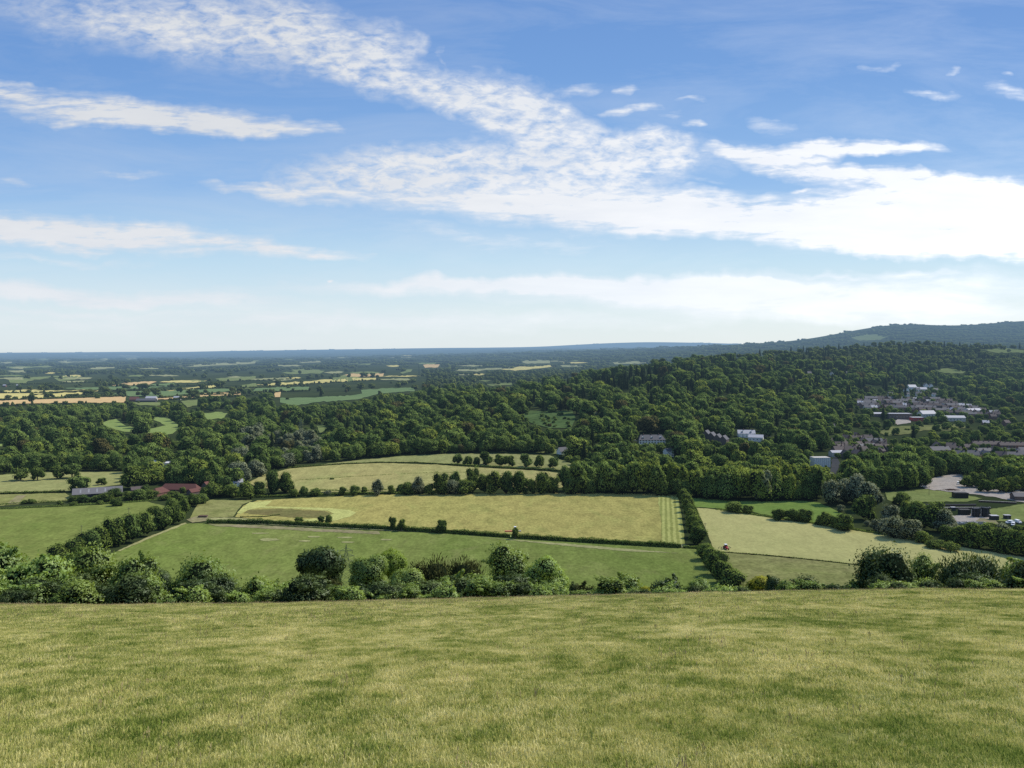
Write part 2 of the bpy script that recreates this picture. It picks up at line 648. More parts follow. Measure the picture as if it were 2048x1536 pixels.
# the brow: dry downland turf
_t1 = n_.math('MULTIPLY_ADD', n_.noise(_pos, .16, 4, .6, .5), 3.0, -1.0, clamp=True)
_turf = n_.mix(_t1, (.19, .22, .050), (.36, .33, .11))
_t2 = n_.noise(_pos, 22.0, 4, .7)
_turf = n_.mix(n_.math('MULTIPLY_ADD', _t2, 2.0, -.6, clamp=True), _turf, (.09, .11, .028))
# the valley: rough grass and woodland floor
_v1 = n_.math('MULTIPLY_ADD', n_.noise(_pos, .006, 5, .6, .5), 3.4, -1.2, clamp=True)
_val = n_.mix(_v1, (.030, .042, .016), (.060, .075, .026))
_v2 = n_.noise(_pos, .12, 4, .7)
_val = n_.mix(n_.math('MULTIPLY_ADD', _v2, 1.6, -.5, clamp=True), _val, (.025, .036, .014))
_c = n_.mix(_far, _turf, _val)
_df = n_('ShaderNodeBsdfDiffuse', ins={'Color': _c, 'Roughness': .6})
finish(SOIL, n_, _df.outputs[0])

ang = np.concatenate([np.radians(np.arange(-180, -50, 6)), np.radians(np.arange(-50, 50, .25)), np.radians(np.arange(50, 180, 6))])
rad_ = np.concatenate([[.4], np.geomspace(1.2, 70, 110), np.geomspace(72, 46000, 330)])
A_, R_ = np.meshgrid(ang, rad_, indexing='ij')
X_, Y_ = np.sin(A_) * R_, np.cos(A_) * R_
Z_ = height(X_, Y_)
Z_ = np.where(Y_ < -20, np.maximum(Z_, ZC - 1.6 + 8), Z_)
na, nr = A_.shape
ii, jj = np.meshgrid(np.arange(na), np.arange(nr - 1), indexing='ij')
i2 = (ii + 1) % na
quads = np.stack([ii * nr + jj, ii * nr + jj + 1, i2 * nr + jj + 1, i2 * nr + jj], -1).reshape(-1, 4)
cap = np.array([[i * nr for i in range(na)]])
gm = np_mesh('ground', np.stack([X_, Y_, Z_], -1).reshape(-1, 3), [quads[:, ::-1], cap], [SOIL], smooth=True)
tag(link('ground', gm), kind='structure')

# ------------------------------------------------------------------ fields
TAN1, TAN2 = (.270, .225, .085), (.305, .250, .100)
GRN1, GRN2 = (.095, .140, .034), (.135, .165, .046)


def sheet(name, poly, mat, lift=.12, step=26, rag=1.0, kind='structure'):
    """a field drawn as the photo shows it, laid on the ground there"""
    P = [Vector(p) for p in poly]
    dens = []
    for i, p in enumerate(P):
        q = P[(i + 1) % len(P)]
        m = max(1, int((q - p).length / min(step * .5, 6)))
        k0 = (1.0 if q.y > 840 else 1.6) * rag
        dens += [p.lerp(q, k / m) + (Vector((RNG.normal(0, .8), RNG.normal(0, .30))) * k0 if k else Vector((0, 0))) for k in range(m)]
    nb = len(dens)
    xs, ys = [p.x for p in P], [p.y for p in P]
    gx, gy = np.meshgrid(np.arange(min(xs) + 3, max(xs), step), np.arange(min(ys) + 2, max(ys), max(2.0, step * .35)))
    ok = inside([(p.x, p.y) for p in dens], gx.ravel(), gy.ravel())
    pts = dens + [Vector((a, b)) for a, b in zip(gx.ravel()[ok], gy.ravel()[ok])]
    res = delaunay_2d_cdt(pts, [], [list(range(nb))], 1, 1e-4)
    v2, faces = res[0], res[2]
    g = ground([p.x for p in v2], [p.y for p in v2])
    bad = np.isnan(g[:, 0])
    g[:, 2] += lift
    fs = [f for f in faces if not any(bad[i] for i in f)]
    g[bad] = 0
    me = bpy.data.meshes.new(name)
    me.from_pydata([tuple(p) for p in g], [], [tuple(f) for f in fs])
    bm = bmesh.new()
    bm.from_mesh(me)
    bmesh.ops.recalc_face_normals(bm, faces=bm.faces)
    loose = [v for v in bm.verts if not v.link_faces]
    bmesh.ops.delete(bm, geom=loose, context='VERTS')
    for f in bm.faces:
        if f.normal.z < 0:
            f.normal_flip()
        f.smooth = True
    bm.to_mesh(me)
    bm.free()
    me.materials.append(mat)
    o = link(name, me)
    tag(o, kind=kind)
    return o


M_PASTURE = field_mat('pasture_green', (.140, .186, .040), (.178, .205, .054), (.205, .215, .070), big=.012, fine=.5, speck=.3, stretch=.5)
M_PASTURE_L = field_mat('pasture_olive', (.150, .185, .044), (.188, .205, .058), (.128, .168, .038), big=.010, fine=.45, speck=.3, stretch=.6)
M_HAY = field_mat('ripe_hay', (.352, .300, .095), (.322, .295, .088), (.275, .275, .080), big=.014, fine=.55, speck=.34, stretch=.45)
M_HAY_UP = field_mat('hay_upper', (.350, .300, .115), (.305, .290, .105), (.26, .27, .09), big=.010, fine=.5, speck=.28, stretch=.5)
M_MOWN = field_mat('mown_hay', (.390, .390, .125), (.350, .355, .108), None, big=.03, fine=.5, speck=.22, rz=math.radians(9.9), stripes=(3.5, (.200, .215, .055), .75))
M_MOWN_C = field_mat('mown_loop', (.450, .440, .150), (.400, .405, .130), None, big=.05, fine=.7, speck=.35)
M_UNCUT = field_mat('uncut_hay', (.180, .150, .058), (.15, .15, .05), None, big=.04, fine=.5, speck=.35)  # darker, browner grass left uncut inside the mown loop
M_CUT = field_mat('cut_meadow', (.420, .385, .150), (.385, .365, .138), (.35, .345, .125), big=.012, fine=.5, speck=.16, stretch=.5)
M_ROUGH = field_mat('rough_grass', (.200, .210, .066), (.250, .235, .090), (.14, .16, .046), big=.03, fine=.4, speck=.35)
M_MEADOW = field_mat('pale_meadow', (.265, .260, .100), (.225, .240, .085), (.29, .265, .105), big=.012, fine=.4, speck=.25, stretch=.5)
M_BRIGHT = field_mat('bright_lawn', (.145, .215, .045), (.175, .235, .055), None, big=.03, fine=.5, speck=.2)
M_GOLF = field_mat('golf_fairway', (.165, .230, .060), (.200, .255, .075), None, big=.02, fine=.3, speck=.15, rz=math.radians(30), stripes=(9, (.25, .29, .10), .6))
M_BARE = field_mat('bare_track', (.27, .22, .13), (.20, .20, .08), None, big=.05, fine=.4, speck=.35)
M_CLEARING = field_mat('clearing_scrub', (.070, .115, .036), (.105, .150, .050), (.05, .08, .028), big=.03, fine=.12, speck=.4)
M_CHURCH = field_mat('churchyard_grass', (.15, .165, .055), (.19, .19, .07), None, big=.02, fine=.1, speck=.3)
M_WORN = field_mat('worn_grass', (.33, .31, .14), (.27, .27, .11), None, big=.05, fine=.5, speck=.3)
M_YELLOWCROP = field_mat('yellow_barley', (.56, .47, .16), (.50, .43, .16), None, big=.01, fine=.1, speck=.12)
M_ORANGECROP = field_mat('ripe_wheat', (.58, .39, .18), (.52, .37, .17), None, big=.01, fine=.1, speck=.12)
M_BLUEGREEN = field_mat('green_crop', (.13, .19, .075), (.145, .20, .08), None, big=.01, fine=.1, speck=.12)
M_FARGREEN = field_mat('far_pasture', (.15, .19, .06), (.18, .20, .075), None, big=.01, fine=.1, speck=.2)
M_FARPALE = field_mat('far_pale', (.30, .29, .14), (.26, .27, .12), None, big=.01, fine=.1, speck=.2)
M_WLAWN = field_mat('works_grass', (.17, .205, .06), (.21, .23, .075), None, big=.04, fine=.4, speck=.25)
M_YARD = field_mat('gravel_yard', (.44, .37, .30), (.36, .32, .27), None, big=.08, fine=.8, speck=.25)
M_TARMAC = field_mat('tarmac', (.075, .072, .07), (.06, .06, .06), None, big=.1, fine=1.0, speck=.2)

CLEAR = []     # photo outlines that no woodland may cover


def field(name, poly, mat, clear=True, **k):
    if clear:
        CLEAR.append(poly)
    return sheet(name, poly, mat, **k)


# valley floor
field('pasture', [(235, 1103), (300, 1075), (372, 1048), (415, 1046), (640, 1057), (900, 1068), (1150, 1083), (1392, 1098), (1408, 1130), (1440, 1172), (1452, 1215), (560, 1215), (150, 1215), (130, 1150)], M_PASTURE)
field('pasture', [(-160, 1024), (0, 1019), (180, 1011), (292, 1003), (330, 1012), (300, 1045), (235, 1075), (150, 1100), (90, 1150), (60, 1215), (-160, 1215)], M_PASTURE_L)
field('hay_field', [(470, 1034), (486, 1012), (515, 1001), (640, 995), (760, 990), (960, 987), (1140, 986), (1318, 988), (1330, 1030), (1335, 1086), (1150, 1077), (900, 1062), (640, 1047), (520, 1040)], M_HAY, lift=.15)
field('mown_strip', [(1314, 988), (1355, 988), (1364, 1040), (1370, 1090), (1325, 1086), (1322, 1040)], M_MOWN, lift=.27)
# the mown loop
_lo = [(474, 1026), (500, 1005), (545, 1002), (530, 1013), (600, 1015), (660, 1017), (700, 1021), (713, 1026), (700, 1034), (668, 1042), (620, 1044), (600, 1040), (650, 1036), (668, 1028), (655, 1022), (590, 1018), (520, 1016), (495, 1021), (482, 1029)]
field('mown_loop', _lo, M_MOWN_C, lift=.28, step=14)
field('uncut_patch', [(487, 1027), (500, 1020), (560, 1018), (650, 1023), (664, 1029), (645, 1036), (590, 1036), (540, 1031)], M_UNCUT, lift=.27, step=14)
field('headland', [(384, 1035), (470, 1036), (640, 1048), (900, 1063), (1150, 1079), (1372, 1090), (1392, 1097), (1150, 1082), (900, 1067), (640, 1055), (415, 1043)], M_WORN, lift=.20)
field('rough_meadow', [(380, 1036), (395, 1010), (420, 1000), (505, 1001), (484, 1010), (466, 1034), (440, 1036)], M_ROUGH, lift=.2)
field('cut_meadow', [(1393, 1016), (1440, 1020), (1560, 1039), (1700, 1060), (1860, 1085), (1960, 1100), (2080, 1120), (2250, 1150), (2250, 1215), (2000, 1170), (1850, 1150), (1740, 1133), (1600, 1117), (1430, 1103), (1412, 1060)], M_CUT, lift=.15)
field('rough_meadow', [(1420, 1103), (1600, 1118), (1742, 1134), (1900, 1158), (2050, 1185), (2250, 1220), (1452, 1215), (1440, 1150)], M_ROUGH, lift=.17)
field('green_meadow', [(1380, 995), (1480, 1003), (1600, 1002), (1640, 1006), (1690, 1030), (1700, 1058), (1600, 1042), (1480, 1020), (1390, 1014)], M_BRIGHT, lift=.18)
field('hay_field', [(495, 966), (525, 950), (575, 938), (660, 930), (760, 926), (880, 930), (1000, 937), (1095, 943), (1150, 952), (1130, 975), (980, 978), (820, 982), (700, 984), (590, 985), (520, 975)], M_HAY_UP, lift=.15)
field('green_meadow', [(640, 930), (700, 922), (800, 913), (905, 907), (1000, 908), (1100, 911), (1150, 930), (1190, 945), (1095, 941), (900, 928), (760, 924)], M_MEADOW, lift=.18)
field('pale_meadow', [(-160, 952), (0, 950), (60, 946), (160, 944), (255, 944), (252, 968), (130, 983), (0, 987), (-160, 990)], M_MEADOW, lift=.15)
field('allotment', [(-160, 992), (0, 989), (130, 986), (150, 1000), (0, 1012), (-160, 1018)], M_ROUGH, lift=.16)
field('bare_plot', [(12, 1008), (35, 991), (52, 991), (36, 1008)], M_BARE, lift=.28, step=10)
field('bare_track', [(415, 1048), (520, 1051), (640, 1058), (758, 1064), (760, 1069), (640, 1064), (520, 1057), (430, 1053)], M_BARE, clear=False, lift=.24)
field('worn_edge', [(235, 1102), (300, 1073), (370, 1046), (374, 1047), (305, 1075), (240, 1103)], M_WORN, clear=False, lift=.26, step=14)
field('worn_line', [(935, 1074), (1030, 1080), (1120, 1087), (1250, 1098), (1358, 1107), (1250, 1103), (1150, 1094), (1080, 1087), (1000, 1079)], M_WORN, clear=False, lift=.24)
for i, (cx, cy, rx, ry) in enumerate(((540, 1080, 20, 3), (609, 1082.5, 12, 1.6), (627, 1074, 15, 1.6), (690, 1075.5, 18, 1.6), (695, 1085, 13, 1.6), (771, 1080, 12, 1.6), (520, 1067, 18, 1.3))):
    a = np.linspace(0, 2 * PI, 14, endpoint=False)
    rr = np.random.default_rng(i).uniform(.75, 1.15, 14)
    field('feeding_patch', [(cx + rx * math.cos(t) * q, cy + ry * math.sin(t) * q) for t, q in zip(a, rr)], M_WORN, clear=False, lift=.26, step=12)
field('bare_track', [(373, 1040), (392, 1033), (415, 1034), (420, 1041), (385, 1046)], M_BARE, lift=.3, step=12)
# golf course, clearings
field('fairway', [(200, 846), (232, 838), (250, 851), (272, 856), (300, 858), (332, 851), (300, 837), (272, 834), (300, 832), (335, 836), (352, 847), (362, 856), (345, 868), (322, 872), (295, 866), (250, 864), (222, 858)], M_GOLF, lift=.4, step=14)
field('fairway', [(400, 828), (430, 824), (456, 826), (448, 836), (415, 840)], M_GOLF, lift=.4, step=12)
field('fairway', [(-40, 882), (0, 882), (42, 889), (20, 893), (-40, 893)], M_GOLF, lift=.4, step=12)
field('clearing', [(632, 852), (650, 848), (655, 858), (640, 868)], M_FARGREEN, lift=.5, step=8)
field('clearing', [(1046, 826), (1062, 822), (1100, 825), (1144, 821), (1151, 840), (1142, 857), (1098, 857), (1070, 849), (1050, 840)], M_CLEARING, lift=.8, step=12)
field('clearing', [(1181, 823), (1197, 821), (1194, 828), (1184, 829)], M_FARPALE, lift=1, step=6)
field('garden_lawn', [(1070, 905), (1100, 893), (1150, 905), (1140, 912)], M_FARGREEN, lift=.4, step=12)
field('garden_lawn', [(1380, 915), (1400, 908), (1410, 922), (1385, 924)], M_GOLF, lift=.4, step=8)
field('churchyard', [(1756, 866), (1780, 854), (1850, 851), (1905, 849), (1940, 855), (1905, 862), (1848, 861), (1815, 869), (1775, 872)], M_CHURCH, lift=.6, step=12)
field('car_park', [(1785, 845), (1810, 833), (1822, 832), (1822, 846), (1795, 850)], M_YARD, lift=.6, step=8)
field('field_edge_road', [(1665, 918), (1672, 913), (1682, 930), (1672, 948), (1660, 948)], M_TARMAC, lift=.35, step=8)
# left farmland strips
for nm, mt, poly in (
    ('barley_field', M_YELLOWCROP, [(-120, 786), (0, 782), (60, 780), (130, 782), (200, 779), (198, 783), (120, 787), (60, 792), (85, 798), (-120, 802)]),
    ('barley_field', M_YELLOWCROP, [(65, 790), (120, 783), (198, 780), (180, 786), (140, 792), (90, 798), (40, 797)]),
    ('wheat_field', M_ORANGECROP, [(-120, 806), (0, 802), (90, 799), (180, 796), (252, 794), (252, 806), (180, 806), (60, 808), (0, 813), (-120, 815)]),
    ('wheat_field', M_ORANGECROP, [(222, 772), (250, 766), (302, 763), (314, 764), (300, 769), (250, 772)]),
    ('barley_field', M_YELLOWCROP, [(330, 781), (365, 777), (428, 771), (434, 775), (380, 780), (340, 783)]),
    ('wheat_field', M_ORANGECROP, [(310, 799), (360, 793), (400, 788), (480, 785), (482, 790), (420, 793), (350, 799)]),
    ('green_crop', M_BLUEGREEN, [(130, 777), (200, 775), (300, 770), (348, 766), (350, 773), (280, 778), (180, 781)]),
    ('green_crop', M_BLUEGREEN, [(218, 792), (250, 782), (330, 783), (430, 778), (480, 778), (460, 783), (390, 788), (320, 794)]),
    ('green_crop', M_BLUEGREEN, [(512, 777), (560, 775), (618, 774), (618, 781), (560, 784), (505, 784)]),
    ('barley_field', M_YELLOWCROP, [(505, 770), (560, 766), (642, 762), (640, 766), (600, 770), (540, 772)]),
    ('wheat_field', M_ORANGECROP, [(548, 786), (562, 784), (560, 795), (550, 795)]),
    ('green_crop', M_BLUEGREEN, [(560, 797), (625, 796), (700, 792), (724, 788), (722, 781), (760, 778), (828, 775), (830, 783), (760, 788), (715, 800), (640, 805), (590, 812), (560, 806)]),
    ('pasture', M_FARGREEN, [(15, 757), (60, 754), (70, 759), (45, 768), (20, 766)]),
    ('pasture', M_FARGREEN, [(108, 757), (145, 752), (158, 755), (150, 760), (118, 763)]),
    ('pasture', M_FARGREEN, [(430, 758), (470, 754), (512, 753), (510, 760), (470, 762), (440, 762)]),
    ('pasture', M_FARGREEN, [(480, 772), (512, 767), (515, 776), (490, 778)]),
    ('pasture', M_FARGREEN, [(582, 740), (610, 737), (650, 742), (640, 748), (600, 748)]),
    ('pasture', M_FARGREEN, [(660, 758), (690, 750), (720, 756), (700, 765), (670, 764)]),
    ('wheat_field', M_ORANGECROP, [(685, 751), (700, 748), (768, 747), (766, 753), (710, 754)]),
    ('barley_field', M_YELLOWCROP, [(615, 764), (640, 760), (690, 757), (752, 756), (752, 760), (700, 763), (640, 767)]),
    ('pale_field', M_FARPALE, [(110, 722), (150, 719), (215, 717), (216, 721), (180, 724), (130, 726)]),
    ('pale_field', M_FARPALE, [(0, 724), (24, 722), (24, 726), (0, 727)]),
    ('pale_field', M_FARPALE, [(155, 737), (195, 734), (230, 734), (228, 737), (190, 739)]),
    ('pale_field', M_FARPALE, [(355, 732), (420, 727), (512, 723), (510, 727), (440, 731), (380, 734)]),
    ('pale_field', M_FARPALE, [(250, 716), (272, 715), (274, 718), (255, 719)]),
    ('pale_field', M_FARPALE, [(590, 723), (640, 722), (642, 725), (600, 726)]),
    ('wheat_field', M_ORANGECROP, [(846, 730), (862, 727), (881, 727), (876, 735), (850, 736)]),
    ('pale_field', M_FARGREEN, [(800, 746), (815, 739), (825, 739), (822, 744), (805, 748)]),
    ('pale_field', M_FARPALE, [(925, 739), (980, 737), (1024, 735), (1024, 738), (980, 740), (930, 741)]),
    ('barley_field', M_YELLOWCROP, [(1000, 739), (1040, 733), (1105, 731), (1118, 733), (1080, 737), (1030, 742)]),
    ('pale_field', M_FARPALE, [(1040, 723), (1070, 719), (1100, 722), (1100, 727), (1050, 727)]),
    ('pale_field', M_FARPALE, [(1225, 725), (1260, 723), (1300, 723), (1295, 727), (1230, 729)]),
    ('pale_field', M_FARPALE, [(1120, 731), (1170, 730), (1172, 733), (1125, 734)]),
    ('pasture', M_FARGREEN, [(968, 770), (1000, 767), (1024, 766), (1024, 770), (980, 772)]),
    ('pasture', M_FARGREEN, [(265, 806), (300, 804), (322, 806), (320, 812), (280, 812)]),
    ('pasture', M_FARGREEN, [(362, 803), (395, 800), (394, 812), (375, 816)]),
    ('pale_field', M_FARGREEN, [(1870, 741), (1895, 737), (1932, 743), (1925, 748), (1890, 747)]),
    ('pale_field', M_FARGREEN, [(1700, 675), (1740, 668), (1780, 672), (1760, 680), (1720, 682)]),
    ('pale_field', M_FARGREEN, [(1960, 700), (2010, 697), (2048, 701), (2048, 706), (1990, 706)]),
):
    field(nm, poly, mt, lift=1.2, step=16)

rq = random.Random(4)
for i in range(52):
    py = rq.uniform(709, 764)
    px = rq.uniform(-60, 1000 if py > 728 else 1330)
    wd, hh = rq.uniform(10, 38) * (py - 640) / 90, rq.uniform(.5, 1.5) * (py - 690) / 30
    sk = rq.uniform(-.05, .05)
    field('far_field', [(px - wd, py + sk * wd), (px - wd * rq.uniform(.2, .6), py - hh * .7), (px + wd * .5, py - hh), (px + wd, py - sk * wd), (px + wd * .4, py + hh), (px - wd * .5, py + hh * .8)], (M_FARGREEN, M_FARPALE, M_FARGREEN, M_YELLOWCROP, M_FARPALE)[i % 5], lift=1.5, step=10)

# works at the right edge
field('works_yard', [(1840, 966), (1862, 958), (1905, 948), (1935, 950), (1965, 962), (2048, 984), (2120, 1000), (2120, 1016), (2040, 1004), (1960, 990), (1900, 984), (1850, 978)], M_YARD, lift=.3, step=16)
field('works_lawn', [(1770, 985), (1800, 983), (1850, 979), (1900, 985), (1965, 997), (1935, 1004), (1850, 1004), (1800, 1010), (1775, 1000)], M_WLAWN, lift=.26, step=16)
field('works_lawn', [(1975, 1020), (2048, 1008), (2120, 1012), (2120, 1045), (1990, 1043)], M_WLAWN, lift=.26, step=16)
field('works_yard', [(1900, 1033), (1945, 1028), (1985, 1030), (1992, 1040), (1960, 1048), (1915, 1048)], M_YARD, lift=.33, step=12)
field('works_track', [(1950, 1044), (1960, 1037), (1990, 1040), (1998, 1050), (1975, 1050)], M_BARE, lift=.4, step=8)
CLEAR.append([(1880, 1000), (1990, 1000), (2048, 1000), (2048, 1048), (1930, 1050), (1905, 1030)])
CLEAR.append([(1795, 1000), (1880, 1000), (1880, 1010), (1800, 1012)])


# ------------------------------------------------------------------ geometry-node instancing for the uncountable stuff
def scatter_tree(name, pts, rots, scls, idx, meshes, mats=None):
    src = bpy.data.collections.new(name + '_sources')
    for i, me in enumerate(meshes):
        o = bpy.data.objects.new('%s_source_%02d' % (name, i), me)
        src.objects.link(o)
    me = bpy.data.meshes.new(name)
    me.vertices.add(len(pts))
    me.vertices.foreach_set('co', np.asarray(pts, np.float32).ravel())
    a = me.attributes.new('rot', 'FLOAT_VECTOR', 'POINT')
    a.data.foreach_set('vector', np.asarray(rots, np.float32).ravel())
    a = me.attributes.new('scl', 'FLOAT_VECTOR', 'POINT')
    a.data.foreach_set('vector', np.asarray(scls, np.float32).ravel())
    a = me.attributes.new('idx', 'INT', 'POINT')
    a.data.foreach_set('value', np.asarray(idx, np.int32))
    o = link(name, me)
    ng = bpy.data.node_groups.new(name + '_scatter', 'GeometryNodeTree')
    ng.interface.new_socket('Geometry', in_out='INPUT', socket_type='NodeSocketGeometry')
    ng.interface.new_socket('Geometry', in_out='OUTPUT', socket_type='NodeSocketGeometry')
    gi = ng.nodes.new('NodeGroupInput')
    go = ng.nodes.new('NodeGroupOutput')
    ci = ng.nodes.new('GeometryNodeCollectionInfo')
    ci.inputs['Collection'].default_value = src
    ci.inputs['Separate Children'].default_value = True
    ci.inputs['Reset Children'].default_value = True
    ip = ng.nodes.new('GeometryNodeInstanceOnPoints')
    ip.inputs['Pick Instance'].default_value = True

    def attr(nm, typ):
        q = ng.nodes.new('GeometryNodeInputNamedAttribute')
        q.data_type = typ
        q.inputs['Name'].default_value = nm
        return q.outputs[0]
    L = ng.links.new
    L(gi.outputs[0], ip.inputs['Points'])
    L(ci.outputs[0], ip.inputs['Instance'])
    L(attr('idx', 'INT'), ip.inputs['Instance Index'])
    e2r = ng.nodes.new('FunctionNodeEulerToRotation')
    L(attr('rot', 'FLOAT_VECTOR'), e2r.inputs[0])
    L(e2r.outputs[0], ip.inputs['Rotation'])
    L(attr('scl', 'FLOAT_VECTOR'), ip.inputs['Scale'])
    L(ip.outputs[0], go.inputs[0])
    md = o.modifiers.new('scatter', 'NODES')
    md.node_group = ng
    return tag(o, kind='stuff')


# ------------------------------------------------------------------ buildings
W_WHITE = solid('white_render', (.72, .70, .63), .7, .12)
W_CREAM = solid('cream_render', (.55, .50, .42), .8, .2)
W_BRICK = solid('red_brick', (.18, .095, .07), .9, .3)
W_BROWN = solid('brown_brick', (.13, .10, .085), .9, .3)
W_DARK = solid('dark_boarding', (.045, .045, .042), .8, .3)
W_BLACK = solid('black_plastic', (.016, .018, .020), .5, .3)
R_GREY = solid('grey_slate', (.095, .092, .098), .7, .3, spec=.2)
R_PALE = solid('pale_sheet_roof', (.36, .355, .37), .6, .2, spec=.2)
R_WHITE = solid('white_roof', (.62, .61, .60), .5, .1)
R_BROWN = solid('brown_tile', (.095, .075, .068), .8, .3)
R_RED = solid('red_clay_tile', (.120, .052, .042), .85, .35, scale=1.2)
R_SKY = solid('skylight_sheet', (.22, .22, .22), .6, .1)
R_BARN = solid('asbestos_roof', (.125, .120, .120), .7, .3, scale=.5)
GLASS = solid('window_glass', (.03, .035, .045), .1, .2, spec=.8)
STEEL = solid('galvanised_steel', (.19, .21, .12), .6, .15, metal=.2)
WOOD_POLE = solid('weathered_wood', (.16, .13, .10), .9, .3)
RUST = solid('brown_timber', (.12, .07, .05), .9, .4)
CONC = solid('concrete', (.40, .38, .34), .85, .4)
RUBBER = solid('rubber', (.02, .02, .02), .8, .2)
RED_P = solid('red_paint', (.36, .03, .035), .35, .1, spec=.5)
BLUE_P = solid('dark_blue_paint', (.02, .03, .09), .35, .1, spec=.5)
WHITE_P = solid('white_paint', (.80, .80, .80), .35, .05, spec=.5)
ORANGE_P = solid('orange_red_paint', (.60, .16, .09), .4, .1, spec=.4)
YELLOW_P = solid('yellow_paint', (.70, .45, .04), .4, .1)
WATER = solid('dark_water', (.02, .03, .04), .08, .2, spec=.6)

N_BUILT = []


def base_at(px, py):
    p = G(px, py)
    return p


def gable(name, w, d, h, rh, wallm, roofm, over=.35, hip=0.0, chim=(), wins=(), flat=False, dorm=0, doors=()):
    """a building 1: x = along the ridge, front at -y; parts wall, roof (> chimney), window, dormer. Its origin is the middle of its foot"""
    root = empty(name)
    m = MB()
    if flat:
        m.box(-w / 2, w / 2, -d / 2, d / 2, -2, h)
        m.build('wall', wallm, root)
        r = MB()
        r.box(-w / 2 - .1, w / 2 + .1, -d / 2 - .1, d / 2 + .1, h + .003, h + .35)
        r.box(-w / 2 + .4, w / 2 - .4, -d / 2 + .4, d / 2 - .4, h + .353, h + .42)
        ro = r.build('roof', roofm, root)
    else:
        if hip:
            m.box(-w / 2, w / 2, -d / 2, d / 2, -2, h)
        else:
            m.prism([(-d / 2, -2), (d / 2, -2), (d / 2, h), (0, h + rh), (-d / 2, h)], -w / 2, w / 2, 'x')
        m.build('wall', wallm, root)
        r = MB()
        e = over
        k = rh / (d / 2)
        zt = h + rh + .12
        ze = h - e * k + .12
        X, Yd, hp = w / 2 + e, d / 2 + e, hip * d / 2
        top = [(-X + hp, 0, zt), (X - hp, 0, zt)]
        v = [(-X, -Yd, ze), (X, -Yd, ze), (X, Yd, ze), (-X, Yd, ze)] + top
        t = .18
        vv = v + [(a, b, c - t) for a, b, c in v]
        fs = [(0, 1, 5, 4), (2, 3, 4, 5), (1, 2, 5), (3, 0, 4)] if hip else [(0, 1, 5, 4), (2, 3, 4, 5)]
        lo = [tuple(i + 6 for i in reversed(f)) for f in fs]
        if hip:
            side = [(0, 1), (1, 2), (2, 3), (3, 0)]
        else:
            side = [(0, 1), (1, 5), (5, 2), (2, 3), (3, 4), (4, 0)]
        r.add(vv, fs + lo + [(b, a, a + 6, b + 6) for a, b in side])
        ro = r.build('roof', roofm, root)
    for cx in chim:
        c = MB()
        c.box(cx - .45, cx + .45, -.35, .35, h + rh - .5, h + rh + 1.4)
        c.box(cx - .3, cx - .06, -.12, .12, h + rh + 1.4, h + rh + 1.8)
        c.box(cx + .06, cx + .3, -.12, .12, h + rh + 1.4, h + rh + 1.8)
        c.build('chimney', W_BRICK, ro)
    for (wx, wz, ww, wh) in wins:
        f = MB()
        f.box(wx - ww / 2 - .08, wx + ww / 2 + .08, -d / 2 - .05, -d / 2 + .05, wz - wh / 2 - .08, wz + wh / 2 + .08)
        wo = f.build('window', W_WHITE, root)
        g = MB()
        g.box(wx - ww / 2, wx - .04, -d / 2 - .075, -d / 2 - .052, wz - wh / 2, wz + wh / 2)
        g.box(wx + .04, wx + ww / 2, -d / 2 - .075, -d / 2 - .052, wz - wh / 2, wz + wh / 2)
        g.build('pane', GLASS, wo)
    for k in range(dorm):
        x = -w / 2 + (k + .5) * w / dorm
        q = MB()
        z0 = h + rh * .28
        yb = -d / 2 + .28 * d / 2
        q.prism([(x - 1.1, z0 - .4), (x + 1.1, z0 - .4), (x + 1.1, z0 + 1.3), (x, z0 + 2.2), (x - 1.1, z0 + 1.3)], yb - .2, yb + 2.6, 'y')
        do = q.build('dormer', W_WHITE, root)
        g = MB()
        g.box(x - .7, x + .7, yb - .26, yb - .21, z0, z0 + 1.15)
        g.build('pane', GLASS, do)
    for (dx, dw, dh) in doors:
        g = MB()
        g.box(dx - dw / 2, dx + dw / 2, -d / 2 - .06, -d / 2 + .03, 0, dh)
        g.build('door', W_DARK, root)
    return root


def put(root, px, py, rz=0.0, sink=.1, clear=None, keep=1.0):
    p = base_at(px, py)
    root.location = (p.x, p.y, p.z - sink)
    root.rotation_euler = (0, 0, math.radians(rz))
    if clear:
        x0, x1, y0, y1 = clear
        CLEAR.append([(x0, y0), (x1, y0), (x1, y1), (x0, y1)])
    return root


def rowwin(w, z, n, ww=1.2, wh=1.2):
    return [(-w / 2 + (i + .5) * w / n, z, ww, wh) for i in range(n)]


# farm at the left
b = gable('barn', 36, 17, 3.6, 3.6, W_DARK, R_BARN, .5, doors=((-10, 5, 3.2), (6, 5, 3.2)))
for k in range(5):
    q = MB()
    x = -13 + k * 6
    q.add([(x, -6.8, 3.6 + 3.6 * .2 + .15), (x + 1.1, -6.8, 3.6 + 3.6 * .2 + .15), (x + 1.1, -2.0, 3.6 + 3.6 * .765 + .15), (x, -2.0, 3.6 + 3.6 * .765 + .15)], [(0, 1, 2, 3)])
    q.build('skylight', R_SKY, b)
tag(put(b, 196, 992, 24, clear=(152, 238, 970, 983)), 'long low grey-roofed barn with pale skylight strips beside the round meadow tree', 'barn')
b = gable('barn', 32, 9, 2.6, 4.0, W_BRICK, R_RED, .3, hip=.7, doors=((-4, 3, 2.4),))
tag(put(b, 361, 983, -4, clear=(316, 404, 968, 980)), 'long barn with a weathered red clay tile roof in the hedged farmyard', 'barn')
b = gable('barn', 15, 9, 2.6, 3.6, W_BRICK, R_RED, .3, hip=.8)
tag(put(b, 318, 990, 72, clear=(303, 335, 972, 986)), 'short red-tiled hipped barn end wing at the near end of the red barn', 'barn')
